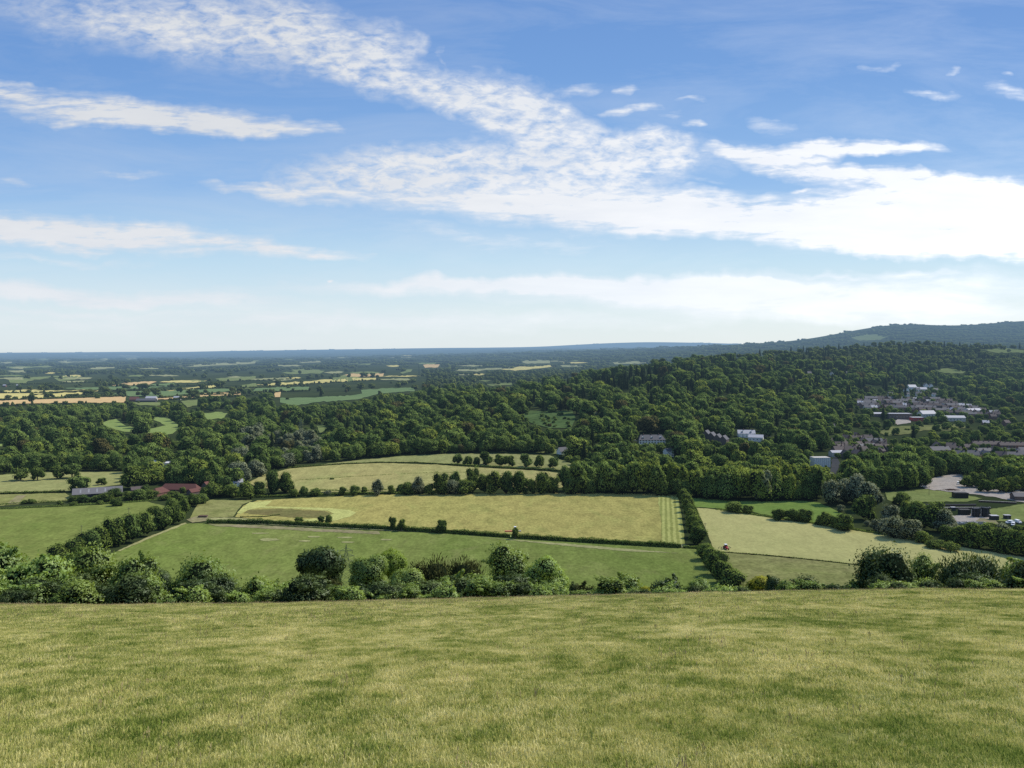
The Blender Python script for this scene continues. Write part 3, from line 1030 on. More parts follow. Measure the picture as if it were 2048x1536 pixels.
b = gable('cart_shed', 8, 6, 2.2, 2.4, W_BROWN, R_RED, .3)
tag(put(b, 386, 988, 62, clear=(376, 396, 976, 988)), 'small red-tiled cart shed jutting from the front of the long red barn', 'shed')
b = gable('cart_shed', 8, 6, 2.4, 3.0, W_BROWN, R_RED, .3)
tag(put(b, 415, 975, 70, clear=(407, 420, 963, 972)), 'small steep red-roofed shed standing alone past the far end of the red barn', 'shed')
b = gable('farm_shed', 11, 7, 2.6, 2.2, W_BROWN, R_BROWN, .3)
tag(put(b, 276, 984, 35, clear=(264, 287, 970, 980)), 'brown-roofed farm shed between the grey-roofed barn and the red barn', 'shed')
b = gable('cottage', 8, 6, 4.2, 2.6, W_WHITE, R_PALE, .3, chim=(2.5,), wins=rowwin(8, 3, 2))
tag(put(b, 476, 973, 20, clear=(467, 486, 960, 971)), 'small white cottage with a pale roof at the corner of the upper hay field', 'house')
b = gable('clubhouse', 24, 12, 4.5, 2.6, W_WHITE, R_WHITE, .4, wins=rowwin(24, 2.4, 6))
tag(put(b, 327, 933, 8, clear=(310, 346, 915, 927)), 'large building with a bright white roof half hidden in the left woodland', 'building')
b = gable('outbuilding', 7, 7, 4.2, 2.0, W_WHITE, R_WHITE, .3)
tag(put(b, 257, 931, 8, clear=(252, 263, 918, 929)), 'small white outbuilding glimpsed left of the white-roofed woodland building', 'building')
# farm far off among the wheat
for px, py, w, d, h, rh, wm, rm, rz, lb in (
        (269, 803, 19, 12, 5, 6, W_BRICK, R_RED, 10, 'far red-brown farmhouse roof beside the orange wheat field'),
        (293, 805, 42, 14, 5, 4, W_DARK, R_GREY, 4, 'far long grey barn beside the orange wheat field'),
        (303, 801, 24, 12, 6, 4, W_CREAM, R_PALE, 0, 'far pale-roofed shed behind the long grey barn'),
        (355, 799, 16, 9, 5, 3, W_WHITE, R_PALE, 0, 'far white cottage at the end of the orange wheat field')):
    tag(put(gable('farm_building', w, d, h, rh, wm, rm), px, py, rz, clear=(px - 12, px + 12, py - 8, py - 1)), lb, 'farm building')
# houses on the wooded slope
b = gable('mansion', 31, 12, 5.2, 5.2, W_WHITE, R_GREY, .5, hip=.6, chim=(-9, 0, 9), wins=rowwin(31, 1.6, 9, 1.4, 1.5) + rowwin(31, 4.0, 9, 1.4, 1.2), dorm=3)
tag(put(b, 1302, 887, 4, clear=(1275, 1328, 868, 884)), 'wide white mansion with grey hipped roof and three dormers on the wooded slope', 'house')
b = gable('garden_wall', 17, .5, 1.4, .2, W_CREAM, W_CREAM, .05)
tag(put(b, 1268, 882, 4, clear=(1260, 1276, 876, 881)), 'low cream garden wall left of the wide white mansion', 'wall')
for k, (px, py, nm) in enumerate(((1413, 877, 'uppermost'), (1424, 881, 'second from the top'), (1436, 885, 'third from the top'), (1448, 888, 'lowest'))):
    b = gable('gabled_house', 13, 8.6, 6.0, 4.4, W_BROWN, R_GREY, .3, wins=rowwin(8, 2, 2) + rowwin(8, 4.4, 2))
    tag(put(b, px, py, 62, clear=(px - 6, px + 10, py - 15, py - 3)), 'brown gabled house with grey roof, %s of the stepped row of four' % nm, 'house', 'stepped row of gabled houses')
b = gable('white_house', 21, 10, 5, 4, W_WHITE, R_PALE, .4, chim=(-3, 8), wins=rowwin(24, 1.8, 5) + rowwin(24, 4.5, 5), dorm=2)
tag(put(b, 1492, 874, -6, clear=(1468, 1514, 858, 872)), 'big white house with pale roof right of the stepped gabled row', 'house')
b = gable('white_house', 17, 10, 5, 3, W_WHITE, R_PALE, .4, wins=rowwin(17, 2.5, 4))
tag(put(b, 1512, 882, -22, clear=(1500, 1529, 870, 880)), 'lower white wing with pale grey roof in front of the big white house', 'house')
b = gable('brick_house', 10, 9, 6, 3.5, W_CREAM, R_BROWN, .3, wins=rowwin(10, 3, 2))
tag(put(b, 1533, 872, -10, clear=(1525, 1545, 860, 870)), 'cream house with brown roof right of the big white house', 'house')
b = gable('white_house', 9, 8, 6.5, 2.8, W_WHITE, R_GREY, .3, chim=(3,), wins=rowwin(9, 2, 2) + rowwin(9, 4.6, 2))
tag(put(b, 1337, 913, 25, clear=(1322, 1350, 895, 910)), 'white-walled house in trees below the wide white mansion', 'house')
b = gable('cottage', 13, 8, 3.6, 4.2, W_WHITE, R_GREY, .4, chim=(4,), wins=rowwin(13, 2, 3))
tag(put(b, 1127, 908, 32, clear=(1112, 1140, 895, 906)), 'white cottage with steep dark roof beside a garden lawn below the hillside clearing', 'house')
# the white block and its neighbours
b = gable('office_block', 20, 13, 10.5, 1, W_WHITE, CONC, flat=True, wins=())
q = MB()
for k in range(9):
    x = -10 + k * 2.5
    q.box(x - .09, x + .09, -6.62, -6.5, 0, 10.4)
q.build('cladding_rib', R_PALE, b)
b.scale = (.85, .85, .9)
tag(put(b, 1640, 933, 4, clear=(1620, 1661, 909, 929)), 'plain white flat-roofed block rising from the tree belt', 'building')
b = gable('warehouse', 14, 10, 5, 2, W_CREAM, R_PALE, .3)
tag(put(b, 1673, 913, 3, clear=(1664, 1692, 902, 911)), 'low warehouse with pale roof just right of the white flat-roofed block', 'building')
b = gable('railway_bridge', 12, 6, 3.0, .4, W_DARK, CONC, flat=True)
tag(put(b, 1651, 953, 0, clear=(1642, 1664, 944, 951)), 'dark railway bridge parapet in the gap of the tree belt', 'bridge')
# long terraces at the right edge
for px, py, w, lb in ((1973, 897, 34, 'left half of the long brown terrace with an unbroken roof'), (2024, 899, 31, 'right half of the long brown terrace with an unbroken roof')):
    b = gable('terrace_house', w, 9, 5.5, 3.6, W_BRICK, R_BROWN, .2, chim=[-w / 2 + 2 + i * 6 for i in range(int(w / 6))], wins=rowwin(w, 2, 8) + rowwin(w, 4.3, 8))
    tag(put(b, px, py, -4, clear=(px - w * .8, px + w * .8, py - 14, py - 4)), lb, 'terrace', 'long brown terrace')
b = gable('bus_shelter', 7, 4, 3.2, .5, YELLOW_P, YELLOW_P, .1, flat=True)
tag(put(b, 2042, 901, 0, clear=(2034, 2050, 893, 899)), 'small yellow hut at the right end of the long brown terrace', 'hut')
# civic buildings by the churchyard
for px, py, w, d, h, rh, wm, rm, rz, flat, nm, lb in (
        (1797, 838, 36, 16, 9, 1, W_BROWN, R_PALE, -3, True, 'school_block', 'long flat-roofed brown block above the churchyard car park'),
        (1754, 833, 22, 12, 5, 2, W_BROWN, R_PALE, 0, False, 'school_block', 'low pale-roofed block left of the long flat-roofed brown block'),
        (1833, 842, 18, 10, 6, 1, RED_P, R_WHITE, 0, True, 'shop', 'small flat building with a red front beside the churchyard'),
        (1853, 834, 26, 15, 6, 5, W_CREAM, R_PALE, 12, False, 'hall', 'hall with a bright white pitched roof above the churchyard'),
        (1908, 842, 30, 14, 6, 3, W_CREAM, R_PALE, -6, False, 'hall', 'pale-roofed long hall right of the white-roofed hall'),
        (1945, 828, 28, 16, 7, 3, W_WHITE, R_PALE, 18, False, 'hall', 'white-walled pale-roofed building at the right end of the dense terraces'),
        (1843, 782, 20, 12, 4.5, 4, W_CREAM, R_PALE, -8, False, 'villa', 'large pale-roofed villa above the dense terraces of the town'),
        (1823, 779, 18, 12, 6, 5, W_WHITE, R_PALE, 8, False, 'villa', 'villa with pale roof just left of the large pale-roofed villa'),
        (1851, 774, 9, 8, 5, 4, W_WHITE, R_GREY, 88, False, 'villa', 'white gabled villa, left one of the gabled pair on the hill'),
        (1861, 775, 9, 8, 5, 4, W_WHITE, R_GREY, 88, False, 'villa', 'white gabled villa, right one of the gabled pair on the hill')):
    b = gable(nm, w, d, h, rh, wm, rm, .4, flat=flat, wins=rowwin(w, h * .5, max(2, int(w / 5)), 1.6, 1.6))
    hp = (h + rh) * .45
    tag(put(b, px, py, rz, clear=(px - w * .4, px + w * .4, py - hp - 3, py - 2)), lb, 'building')

# the town: houses of a few kinds, copied
HPROTO = []
for (w, d, h, rh, wm, rm) in ((9, 8, 5.2, 3.6, W_BRICK, R_BROWN), (10, 8, 5.2, 3.8, W_CREAM, R_GREY), (8, 8, 5.2, 3.4, W_WHITE, R_GREY), (11, 8, 5, 4.2, W_BROWN, R_BROWN), (9, 7, 5, 3.4, W_BRICK, R_PALE), (20, 8, 5.4, 3.4, W_BRICK, R_GREY)):
    HPROTO.append(gable('town_house', w, d, h, rh, wm, rm, .35, chim=(w * .35,), wins=rowwin(w, 3.6, 2 if w < 15 else 5, 1.5, 1.3)))
TOWNS = []
HUSED = [False] * len(HPROTO)


def copy_tree(o, parent=None):
    c = o.copy()
    COL.objects.link(c)
    c.parent = parent
    for ch in o.children:
        copy_tree(ch, c)
    return c


HKIND = ['brick house with brown roof', 'cream house with grey slate roof', 'white house with grey slate roof', 'brown house with tall brown roof', 'brick house with pale roof', 'short brick terrace with grey roof']


def town(poly, spacing, rz, kinds, where, group, jitter=10, seed=0, hide=.45):
    TOWNS.append((poly, spacing * (1.7 if seed == 3 else 1.0)))
    r = random.Random(seed)
    xs, ys = [p[0] for p in poly], [p[1] for p in poly]
    y = min(ys)
    n = 0
    while y <= max(ys):
        x = min(xs) + r.uniform(0, spacing)
        while x < max(xs):
            if inside(poly, np.array([x]), np.array([y]))[0]:
                k = r.choice(kinds)
                o = HPROTO[k] if not HUSED[k] else copy_tree(HPROTO[k])
                HUSED[k] = True
                put(o, x, y, rz + r.uniform(-jitter, jitter) + (90 if r.random() < .25 else 0))
                Yd = o.location.y
                hw, hh = 5.0 * F / Yd, 8.0 * F / Yd
                s = r.uniform(.9, 1.15)
                o.scale = (s, s, s)
                tag(o, '%s %s' % (HKIND[k], where), 'house', group + ', ' + HKIND[k])
                if r.random() > hide:
                    CLEAR.append([(x - hw, y - hh), (x + hw, y - hh), (x + hw, y - hh * .4), (x - hw, y - hh * .4)])
                n += 1
            x += spacing * r.uniform(.85, 1.9)
        y += spacing * .45
    return n


town([(1715, 806), (1760, 800), (1850, 798), (1900, 806), (1960, 822), (2010, 830), (1990, 840), (1920, 832), (1850, 826), (1780, 824), (1720, 820)], 10, -6, [0, 1, 0, 4, 5, 5, 3, 3], 'in the dense terraces of the hillside town', 'dense town terraces', 6, 3, .45)
town([(1775, 775), (1870, 780), (1875, 796), (1780, 796)], 20, 0, [1, 2, 2, 0], 'on the green slope above the dense town terraces', 'houses above the terraces', 15, 4, .4)
town([(1668, 886), (1700, 872), (1725, 880), (1775, 888), (1782, 905), (1740, 918), (1690, 922), (1665, 908)], 14, 8, [0, 0, 3, 3, 5], 'in the estate beside the white flat-roofed block', 'estate houses by the white block', 20, 5, .4)
town([(1860, 896), (1900, 893), (1985, 906), (2055, 908), (2060, 926), (1960, 926), (1880, 914)], 19, -8, [0, 3, 3, 1, 5], 'in front of the long brown terrace', 'estate houses below the long terrace', 20, 6, .45)
town([(1560, 735), (1640, 720), (1720, 740), (1740, 775), (1670, 775), (1590, 760)], 34, 0, [1, 2, 2, 1], 'hidden among trees high on the wooded hill', 'villas on the wooded hill', 30, 7, .35)
town([(1935, 845), (2048, 838), (2050, 862), (1950, 862)], 30, 0, [0, 1, 4], 'right of the churchyard', 'houses right of the churchyard', 20, 8, .4)
town([(1640, 862), (1650, 850), (1700, 860), (1690, 872)], 24, 10, [1, 3], 'in trees between the white block and the churchyard', 'houses between block and churchyard', 20, 9, .4)
town([(95, 775), (100, 770), (150, 772), (150, 777)], 22, 0, [0, 2], 'in the far village beyond the yellow barley', 'houses in the far village', 20, 10, .1)
town([(0, 774), (50, 774), (50, 779), (0, 779)], 20, 0, [0, 2, 4], 'in the far hamlet at the left edge', 'houses in the far hamlet', 20, 12, .1)
for k, o in enumerate(HPROTO):
    if not HUSED[k]:
        for ch in list(o.children_recursive):
            bpy.data.objects.remove(ch)
        bpy.data.objects.remove(o)


# ------------------------------------------------------------------ pylons, poles
def pylon(h, base, label, px, py, rz, r=.16, arms=True):
    root = empty('pylon')
    m = MB()

    def half(z):
        t = z / h
        return base / 2 * (1 - t) ** 1.15 + .55 * (1 - t) + .05 if t < .98 else .06
    zs = [0, h * .22, h * .40, h * .55, h * .67, h * .77, h * .86, h * .94, h]
    for a, b in zip(zs, zs[1:]):
        p, q = half(a), half(b)
        c0 = [(-p, -p, a), (p, -p, a), (p, p, a), (-p, p, a)]
        c1 = [(-q, -q, b), (q, -q, b), (q, q, b), (-q, q, b)]
        for i in range(4):
            m.bar(c0[i], c1[i], r, r * .9, 4)
            m.bar(c0[i], c1[(i + 1) % 4], r * .5, None, 3)
            m.bar(c0[(i + 1) % 4], c1[i], r * .5, None, 3)
            m.bar(c1[i], c1[(i + 1) % 4], r * .5, None, 3)
    m.build('lattice_tower', STEEL, root)
    for z, L in ((h * .62, 3.4), (h * .74, 3.8), (h * .86, 3.0)):
        for s in (-1, 1):
            a = MB()
            q = half(z)
            for yy in (-q, q):
                a.bar((s * q, yy, z), (s * L, 0, z + .15), r * .6, None, 4)
                a.bar((s * q, yy, z + 1.3), (s * L, 0, z + .15), r * .5, None, 4)
            ao = a.build('cross_arm', STEEL, root)
            i = MB()
            for k in range(5):
                i.bar((s * L, 0, z + .1 - k * .35), (s * L, 0, z - .1 - k * .35), .16, .10, 6)
            i.build('insulator', W_DARK, ao)
    p = G(px, py)
    root.location = (p.x, p.y, p.z - .1)
    root.rotation_euler = (0, 0, math.radians(rz))
    return tag(root, label, 'pylon')


pylon(23, 6.5, 'pale green lattice pylon standing in the near pasture beside the dark oak', 693, 1180, 12, .13)
pylon(27, 6, 'grey lattice pylon standing in the woodland above the upper hay field', 602, 876, 20, .28)
for px, py in ((838, 762), (838, 750), (837, 741)):
    pylon(40, 9, {762: 'nearest pylon of the far line in the woodland cutting', 750: 'middle pylon of the far line in the woodland cutting', 741: 'farthest pylon of the far line in the woodland cutting'}[py], px, py, 8, .5)
CLEAR.append([(599, 828), (606, 828), (606, 858), (599, 858)])
CLEAR.append([(834, 722), (843, 722), (841, 764), (835, 764)])


def pole(px, py, h, label):
    root = empty('telegraph_pole', G(px, py) - Vector((0, 0, .2)))
    m = MB()
    m.bar((0, 0, 0), (0, 0, h), .17, .12, 7)
    m.build('post', WOOD_POLE, root)
    a = MB()
    a.box(-.9, .9, -.06, .06, h - .75, h - .6)
    a.build('cross_arm', WOOD_POLE, root)
    for s in (-.75, 0, .75):
        i = MB()
        i.bar((s, 0, h - .6), (s, 0, h - .35), .06, .05, 6)
        i.build('insulator', R_WHITE, root)
    return tag(root, label, 'pole')


pole(258, 1040, 9, 'wooden telegraph pole in the left pasture below the red barn')
pole(163, 1078, 9, 'wooden telegraph pole in the left pasture nearest the foreground bushes')
pole(1410, 1073, 9, 'wooden telegraph pole rising from the tall hedgerow by the cut meadow')
pole(1858, 991, 8, 'lamp pole beside the white van in the works yard')


# ------------------------------------------------------------------ tractors
def wheel(parent, x, y, r, w):
    m = MB()
    n = 14
    prof = [(r * .55, -w / 2), (r * .92, -w / 2), (r, -w * .32), (r, w * .32), (r * .92, w / 2), (r * .55, w / 2)]
    vs, fs = [], []
    for i in range(n):
        a = 2 * PI * i / n
        for q, t in prof:
            vs.append((x + t, y + q * math.cos(a), r + q * math.sin(a)))
    k = len(prof)
    for i in range(n):
        for j in range(k):
            fs.append((i * k + j, i * k + (j + 1) % k, ((i + 1) % n) * k + (j + 1) % k, ((i + 1) % n) * k + j))
    m.add(vs, fs)
    t = m.build('wheel', RUBBER, parent)
    h = MB()
    h.bar((x - w * .3, y, r), (x + w * .3, y, r), r * .56, None, 10)
    h.build('rim', R_PALE, t)


def tractor(px, py, rz, body, roofm, label, mower):
    root = empty('tractor', G(px, py), math.radians(rz))
    m = MB()
    m.prism([(-2.6, .8), (-.2, .8), (-.2, 1.75), (-1.0, 1.72), (-2.5, 1.5), (-2.65, 1.3)], -.45, .45, 'x')
    m.box(-.55, .55, -.2, 1.3, .75, 1.2)
    m.build('body', body, root)
    f = MB()
    for s in (-1, 1):
        f.prism([(.05, 1.2), (1.75, 1.2), (1.6, 1.75), (1.2, 1.95), (.6, 1.95), (.2, 1.7)], s * .62 - .02 if s > 0 else -1.12, 1.12 if s > 0 else -.60, 'x')
    f.build('fender', body, root)
    c = MB()
    c.prism([(-.2, 1.3), (1.35, 1.3), (1.25, 2.75), (0.0, 2.75)], -.58, .58, 'x')
    c.build('cab', GLASS, root)
    r = MB()
    r.prism([(-.2, 2.76), (1.45, 2.76), (1.3, 3.0), (-.05, 3.0)], -.75, .75, 'x')
    r.build('cab_roof', roofm, root)
    wheel(root, .92, .9, .88, .55)
    wheel(root, -.92, .9, .88, .55)
    wheel(root, .8, -1.9, .58, .38)
    wheel(root, -.8, -1.9, .58, .38)
    e = MB()
    e.bar((.3, -1.2, 1.7), (.3, -1.2, 2.6), .06, None, 6)
    e.build('exhaust', W_DARK, root)
    if mower == 'arm':
        a = MB()
        a.box(1.3, 6.6, 1.9, 3.2, .35, .8)
        a.box(.2, 1.5, 1.7, 2.1, .6, .8)
        a.build('mower_deck', ORANGE_P, root)
        b = MB()
        b.box(-3.6, -1.2, 1.9, 2.9, .3, .75)
        b.build('mower_deck', R_PALE, root)
    else:
        a = MB()
        for s in (-1, 1):
            a.bar((s * .5, 1.8, .9), (s * 3.1, 2.6, 1.0), .10, None, 5)
            a.bar((s * 3.1, 2.6, 1.0), (s * 3.6, 2.2, .35), .16, .22, 6)
            a.bar((s * 1.6, 2.2, .95), (s * 2.2, 1.8, .35), .12, .2, 6)
        a.build('hay_rake', W_DARK, root)
    return tag(root, label, 'tractor')


t = tractor(1030, 1062, 185, BLUE_P, WHITE_P, 'dark blue tractor with white roof mowing the hay field', 'arm')
t.scale = (1.05, 1.05, 1.05)
t = tractor(1452, 1099, 8, RED_P, WHITE_P, 'red tractor with white roof working the cut meadow', 'rake')
t.scale = (1.05, 1.05, 1.05)


# ------------------------------------------------------------------ the works at the right
def van(px, py, rz, label, mat=None):
    root = empty('van', G(px, py), math.radians(rz))
    mat = mat or WHITE_P
    m = MB()
    m.prism([(-2.6, .45), (2.6, .45), (2.6, 2.2), (-1.2, 2.2), (-1.9, 1.35), (-2.6, 1.15)], -.95, .95, 'y')
    v = [(a, b, c) for a, b, c in m.v]
    m.build('body', mat, root)
    g = MB()
    g.add([(-1.93, -.8, 1.36), (-1.93, .8, 1.36), (-1.26, .8, 2.14), (-1.26, -.8, 2.14)], [(0, 1, 2, 3)])
    g.build('windscreen', GLASS, root)
    g = MB()
    g.box(-1.2, -.3, -.965, -.952, 1.3, 1.95)
    g.build('side_window', GLASS, root)
    for x in (-1.7, 1.6):
        for s in (-1, 1):
            w = MB()
            w.bar((x, s * .96, .36), (x, s * .72, .36), .36, None, 12)
            wo = w.build('wheel', RUBBER, root)
            h = MB()
            h.bar((x, s * .975, .36), (x, s * .95, .36), .2, None, 8)
            h.build('rim', R_PALE, wo)
    for s in (-.7, .7):
        l = MB()
        l.box(-2.63, -2.58, s - .15, s + .15, .85, 1.02)
        l.build('headlight', R_WHITE, root)
    return tag(root, label, 'van')


v = van(1847, 974, 10, 'white van parked at the left end of the works yard')
v.scale = (1.2, 1.1, 1.1)
v = van(1917, 969, 60, 'white van parked behind the brown timber heap at the works')
v.scale = (1.05, 1.05, 1.05)
v = van(1930, 967, 100, 'silver van parked under the trees behind the works yard', R_PALE)
v = van(1842, 969, 95, 'white van half in tree shade above the parked white van')


def boxthing(name, parts, px, py, rz, label, cat):
    root = empty(name, G(px, py) - Vector((0, 0, .05)), math.radians(rz))
    for pn, mat, boxes in parts:
        m = MB()
        for bx in boxes:
            m.box(*bx)
        m.build(pn, mat, root)
    return tag(root, label, cat)


def tank_parts(w, d, h, ribs, mat, lid):
    bx = [(-w / 2, w / 2, -d / 2, d / 2, 0, h)]
    rb = [(-w / 2 + (i + .5) * w / ribs - .08, -w / 2 + (i + .5) * w / ribs + .08, -d / 2 - .08, -d / 2 - .002, .1, h) for i in range(ribs)]
    return [('tank_body', mat, bx), ('stiffener', W_DARK, rb), ('lid', lid, [(-w / 2 - .15, w / 2 + .15, -d / 2 - .15, d / 2 + .15, h + .003, h + .22)])]


boxthing('storage_tank', tank_parts(10.5, 6, 4.4, 7, W_BLACK, W_DARK), 1920, 996, -4, 'big black rectangular storage tank on the works lawn', 'tank')
boxthing('storage_tank', tank_parts(7, 4, 4, 5, W_BLACK, W_DARK), 1928, 1030, -3, 'dark tank left of the black filter towers', 'tank')
boxthing('storage_tank', tank_parts(5, 4, 3.2, 4, W_DARK, R_PALE), 1988, 1040, -3, 'dark tank with pale lid right of the filter towers', 'tank')
boxthing('kiosk', [('kiosk_body', W_DARK, [(-2, 2, -1.5, 1.5, 0, 2.8)]), ('roof', R_PALE, [(-2.2, 2.2, -1.7, 1.7, 2.803, 3.0)]), ('door', R_GREY, [(-.5, .5, -1.55, -1.503, .05, 2.1)])], 2014, 1038, -3, 'small dark kiosk with pale roof on the right works lawn', 'kiosk')
boxthing('kiosk', [('kiosk_body', W_DARK, [(-1.5, 1.5, -1.2, 1.2, 0, 2.5)]), ('roof', R_PALE, [(-1.7, 1.7, -1.4, 1.4, 2.503, 2.7)])], 1906, 1021, 0, 'small dark kiosk at the left end behind the dark tank', 'kiosk')


def filter_tower(px, py, w, h, label):
    root = empty('filter_tower', G(px, py))
    m = MB()
    m.bar((0, 0, 0), (0, 0, h * .9), w * .42, None, 14)
    m.build('vessel', W_BLACK, root)
    f = MB()
    n = 8
    for i in range(n):
        a = 2 * PI * i / n
        f.bar((w * .5 * math.cos(a), w * .5 * math.sin(a), 0), (w * .5 * math.cos(a), w * .5 * math.sin(a), h), .10, None, 4)
        b = 2 * PI * (i + 1) / n
        for z in (h * .5, h * .92, h):
            f.bar((w * .5 * math.cos(a), w * .5 * math.sin(a), z), (w * .5 * math.cos(b), w * .5 * math.sin(b), z), .07, None, 4)
    f.build('frame', R_GREY, root)
    p = MB()
    p.bar((-w * .58, -w * .2, 0), (-w * .58, -w * .2, h * .8), .18, None, 6)
    p.build('pipe', CONC, root)
    return tag(root, label, 'tower')


filter_tower(1951, 1034, 6, 7, 'black filter tower in a grey frame, left of the pair')
filter_tower(1970, 1034, 6, 7.6, 'black filter tower in a grey frame, right of the pair')
# settling tank with water
root = empty('settling_tank', G(1940, 1047))
m = MB()
m.box(-11, 11, -2.6, -2.3, -.3, .9); m.box(-11, 11, 2.3, 2.6, -.3, .9); m.box(-11, -10.7, -2.298, 2.298, -.3, .9); m.box(10.7, 11, -2.298, 2.298, -.3, .9)
m.build('tank_wall', CONC, root)
m = MB()
m.box(-10.69, 10.69, -2.29, 2.29, -.2, .55)
m.build('water_surface', WATER, root)
m = MB()
for x in (-6, -1, 4):
    m.box(x - .25, x + .25, -2.7, 2.7, .905, 1.05)
m.build('walkway', R_PALE, root)
tag(root, 'long settling tank of dark water below the filter towers', 'tank')
# low walls and channels
for (px, py, L, rz, lb) in ((1990, 978, 44, -20, 'long low brown channel wall along the back of the works yard'), (1995, 1006, 26, -17, 'short low brown channel wall above the right works lawn'),
                            (1900, 1012, 40, 1, 'dark low wall along the foot of the works lawn'), (1925, 1018, 42, 0, 'second dark low wall just above the filter towers')):
    root = empty('channel_wall', G(px, py), math.radians(rz))
    m = MB()
    m.box(-L / 2, L / 2, -.3, .3, -.2, 1.2)
    m.build('wall_face', RUST, root)
    m = MB()
    m.box(-L / 2 - .1, L / 2 + .1, -.42, .42, 1.203, 1.38)
    m.build('coping', CONC if L != 40 else R_GREY, root)
    tag(root, lb, 'wall')
# heap of brown timber
r_ = random.Random(5)
m = MB()
for k in range(60):
    x, y = r_.gauss(0, 4.2), r_.gauss(0, 1.3)
    z = max(.15, 1.5 - abs(x) * .17 - abs(y) * .3) * r_.uniform(.2, 1)
    a = r_.uniform(0, PI)
    L = r_.uniform(1.0, 2.4)
    m.bar((x - math.cos(a) * L, y - math.sin(a) * L * .6, z + r_.uniform(-.2, .3)), (x + math.cos(a) * L, y + math.sin(a) * L * .6, z + r_.uniform(-.2, .3)), r_.uniform(.15, .32), None, 6)
tag(m.build('timber_heap', RUST, loc=G(1903, 981)), 'heap of dark brown timber in the works yard', 'timber heap')
b = gable('works_building', 16, 9, 3.6, 2.4, W_BROWN, R_GREY, .4, doors=((0, 3, 2.6),))
tag(put(b, 2046, 1000, -8, clear=(2028, 2068, 978, 996)), 'brown works building with grey roof at the right edge of the yard', 'building')
for k, (px, py) in enumerate(((2019, 1047), (2026, 1051), (2036, 1046))):
    v = van(px, py, 15 + k * 40, '%s van parked in the scrub below the right works lawn' % ('left white', 'middle white', 'right white')[k])
b = gable('shed', 6, 3, 1.2, .3, WOOD_POLE, RUST, .1, flat=True)
tag(put(b, 406, 1035, 4), 'low rusty trough at the gateway by the end of the clipped hedge', 'trough')
# ------------------------------------------------------------------ woodland
BASEX = [-160, 0, 120, 250, 262, 300, 420, 455, 490, 520, 560, 640, 700, 800, 905, 1000, 1060, 1108, 1116, 1150, 1172, 1300, 1400, 1500, 1640, 1652, 1700, 1800, 1846, 1852, 1905, 1960, 2048, 2200]
BASEY = [938, 940, 936, 938, 962, 972, 975, 968, 952, 946, 930, 921, 916, 909, 903, 903, 903, 903, 925, 948, 982, 986, 994, 998, 1000, 985, 985, 983, 955, 952, 945, 956, 975, 990]
FARMLAND = [(-160, 815), (-160, 752), (300, 750), (640, 740), (845, 728), (845, 790), (600, 818), (420, 812), (340, 812), (260, 812)]
TOWN = [(1690, 790), (1780, 765), (1900, 770), (2000, 815), (2120, 830), (2120, 930), (1860, 922), (1780, 915), (1660, 925), (1655, 880)]
CONIFERS = [(1170, 775), (1230, 748), (1400, 745), (1420, 790), (1330, 800), (1230, 790)]
WILLOWS = [(480, 935), (480, 880), (560, 870), (640, 890), (630, 930), (560, 935)]
rw = np.random.default_rng(77)
boxes = [(min(p[0] for p in P), max(p[0] for p in P), min(p[1] for p in P), max(p[1] for p in P)) for P in CLEAR]


def covers(px, py, w, h):
    """would a tree with this silhouette hide one of the open places the photo shows?"""
    tx = np.array([px, px - w * .2, px - w * .38, px + w * .38, px, px - w * .3, px + w * .3])
    ty = np.array([py - 2.5, py - h * .92, py - h * .6, py - h * .6, py - h * .5, py - h * .85, py - h * .85])
    for P, b in zip(CLEAR, boxes):
        if b[1] < px - w * .5 or b[0] > px + w * .5 or b[3] < py - h or b[2] > py:
            continue
        if inside(P, tx, ty).any():
            return True
    return False


cand = []
for s0 in range(-150, 2200, 100):
    mid = s0 + 50
    y = float(np.interp(mid, BASEX, BASEY)) + 12
    while y > 640:
        g = ground([mid], [y])[0]
        if np.isnan(g[0]):
            break
        Yd = g[1]
        W = 16.0 if Yd < 2300 else (24.0 if Yd < 4200 else min(40 + (Yd - 4200) / 110, 190))
        wpx = W * F / Yd
        step = max(1.5, wpx * (.30 if Yd < 2300 else .28))
        x = s0 + rw.uniform(0, wpx)
        while x < s0 + 100:
            yy = y + rw.uniform(-.6, .6) * step
            if yy < np.interp(x, BASEX, BASEY):
                cand.append((x, yy))
            x += wpx * rw.uniform(.62, .98)
        y -= step
cand = np.array(cand)
gp = ground(cand[:, 0], cand[:, 1])
inF, inT, inC, inW = (inside(P, cand[:, 0], cand[:, 1]) for P in (FARMLAND, TOWN, CONIFERS, WILLOWS))
trees = []      # (kind, px, py, pos, w, h)
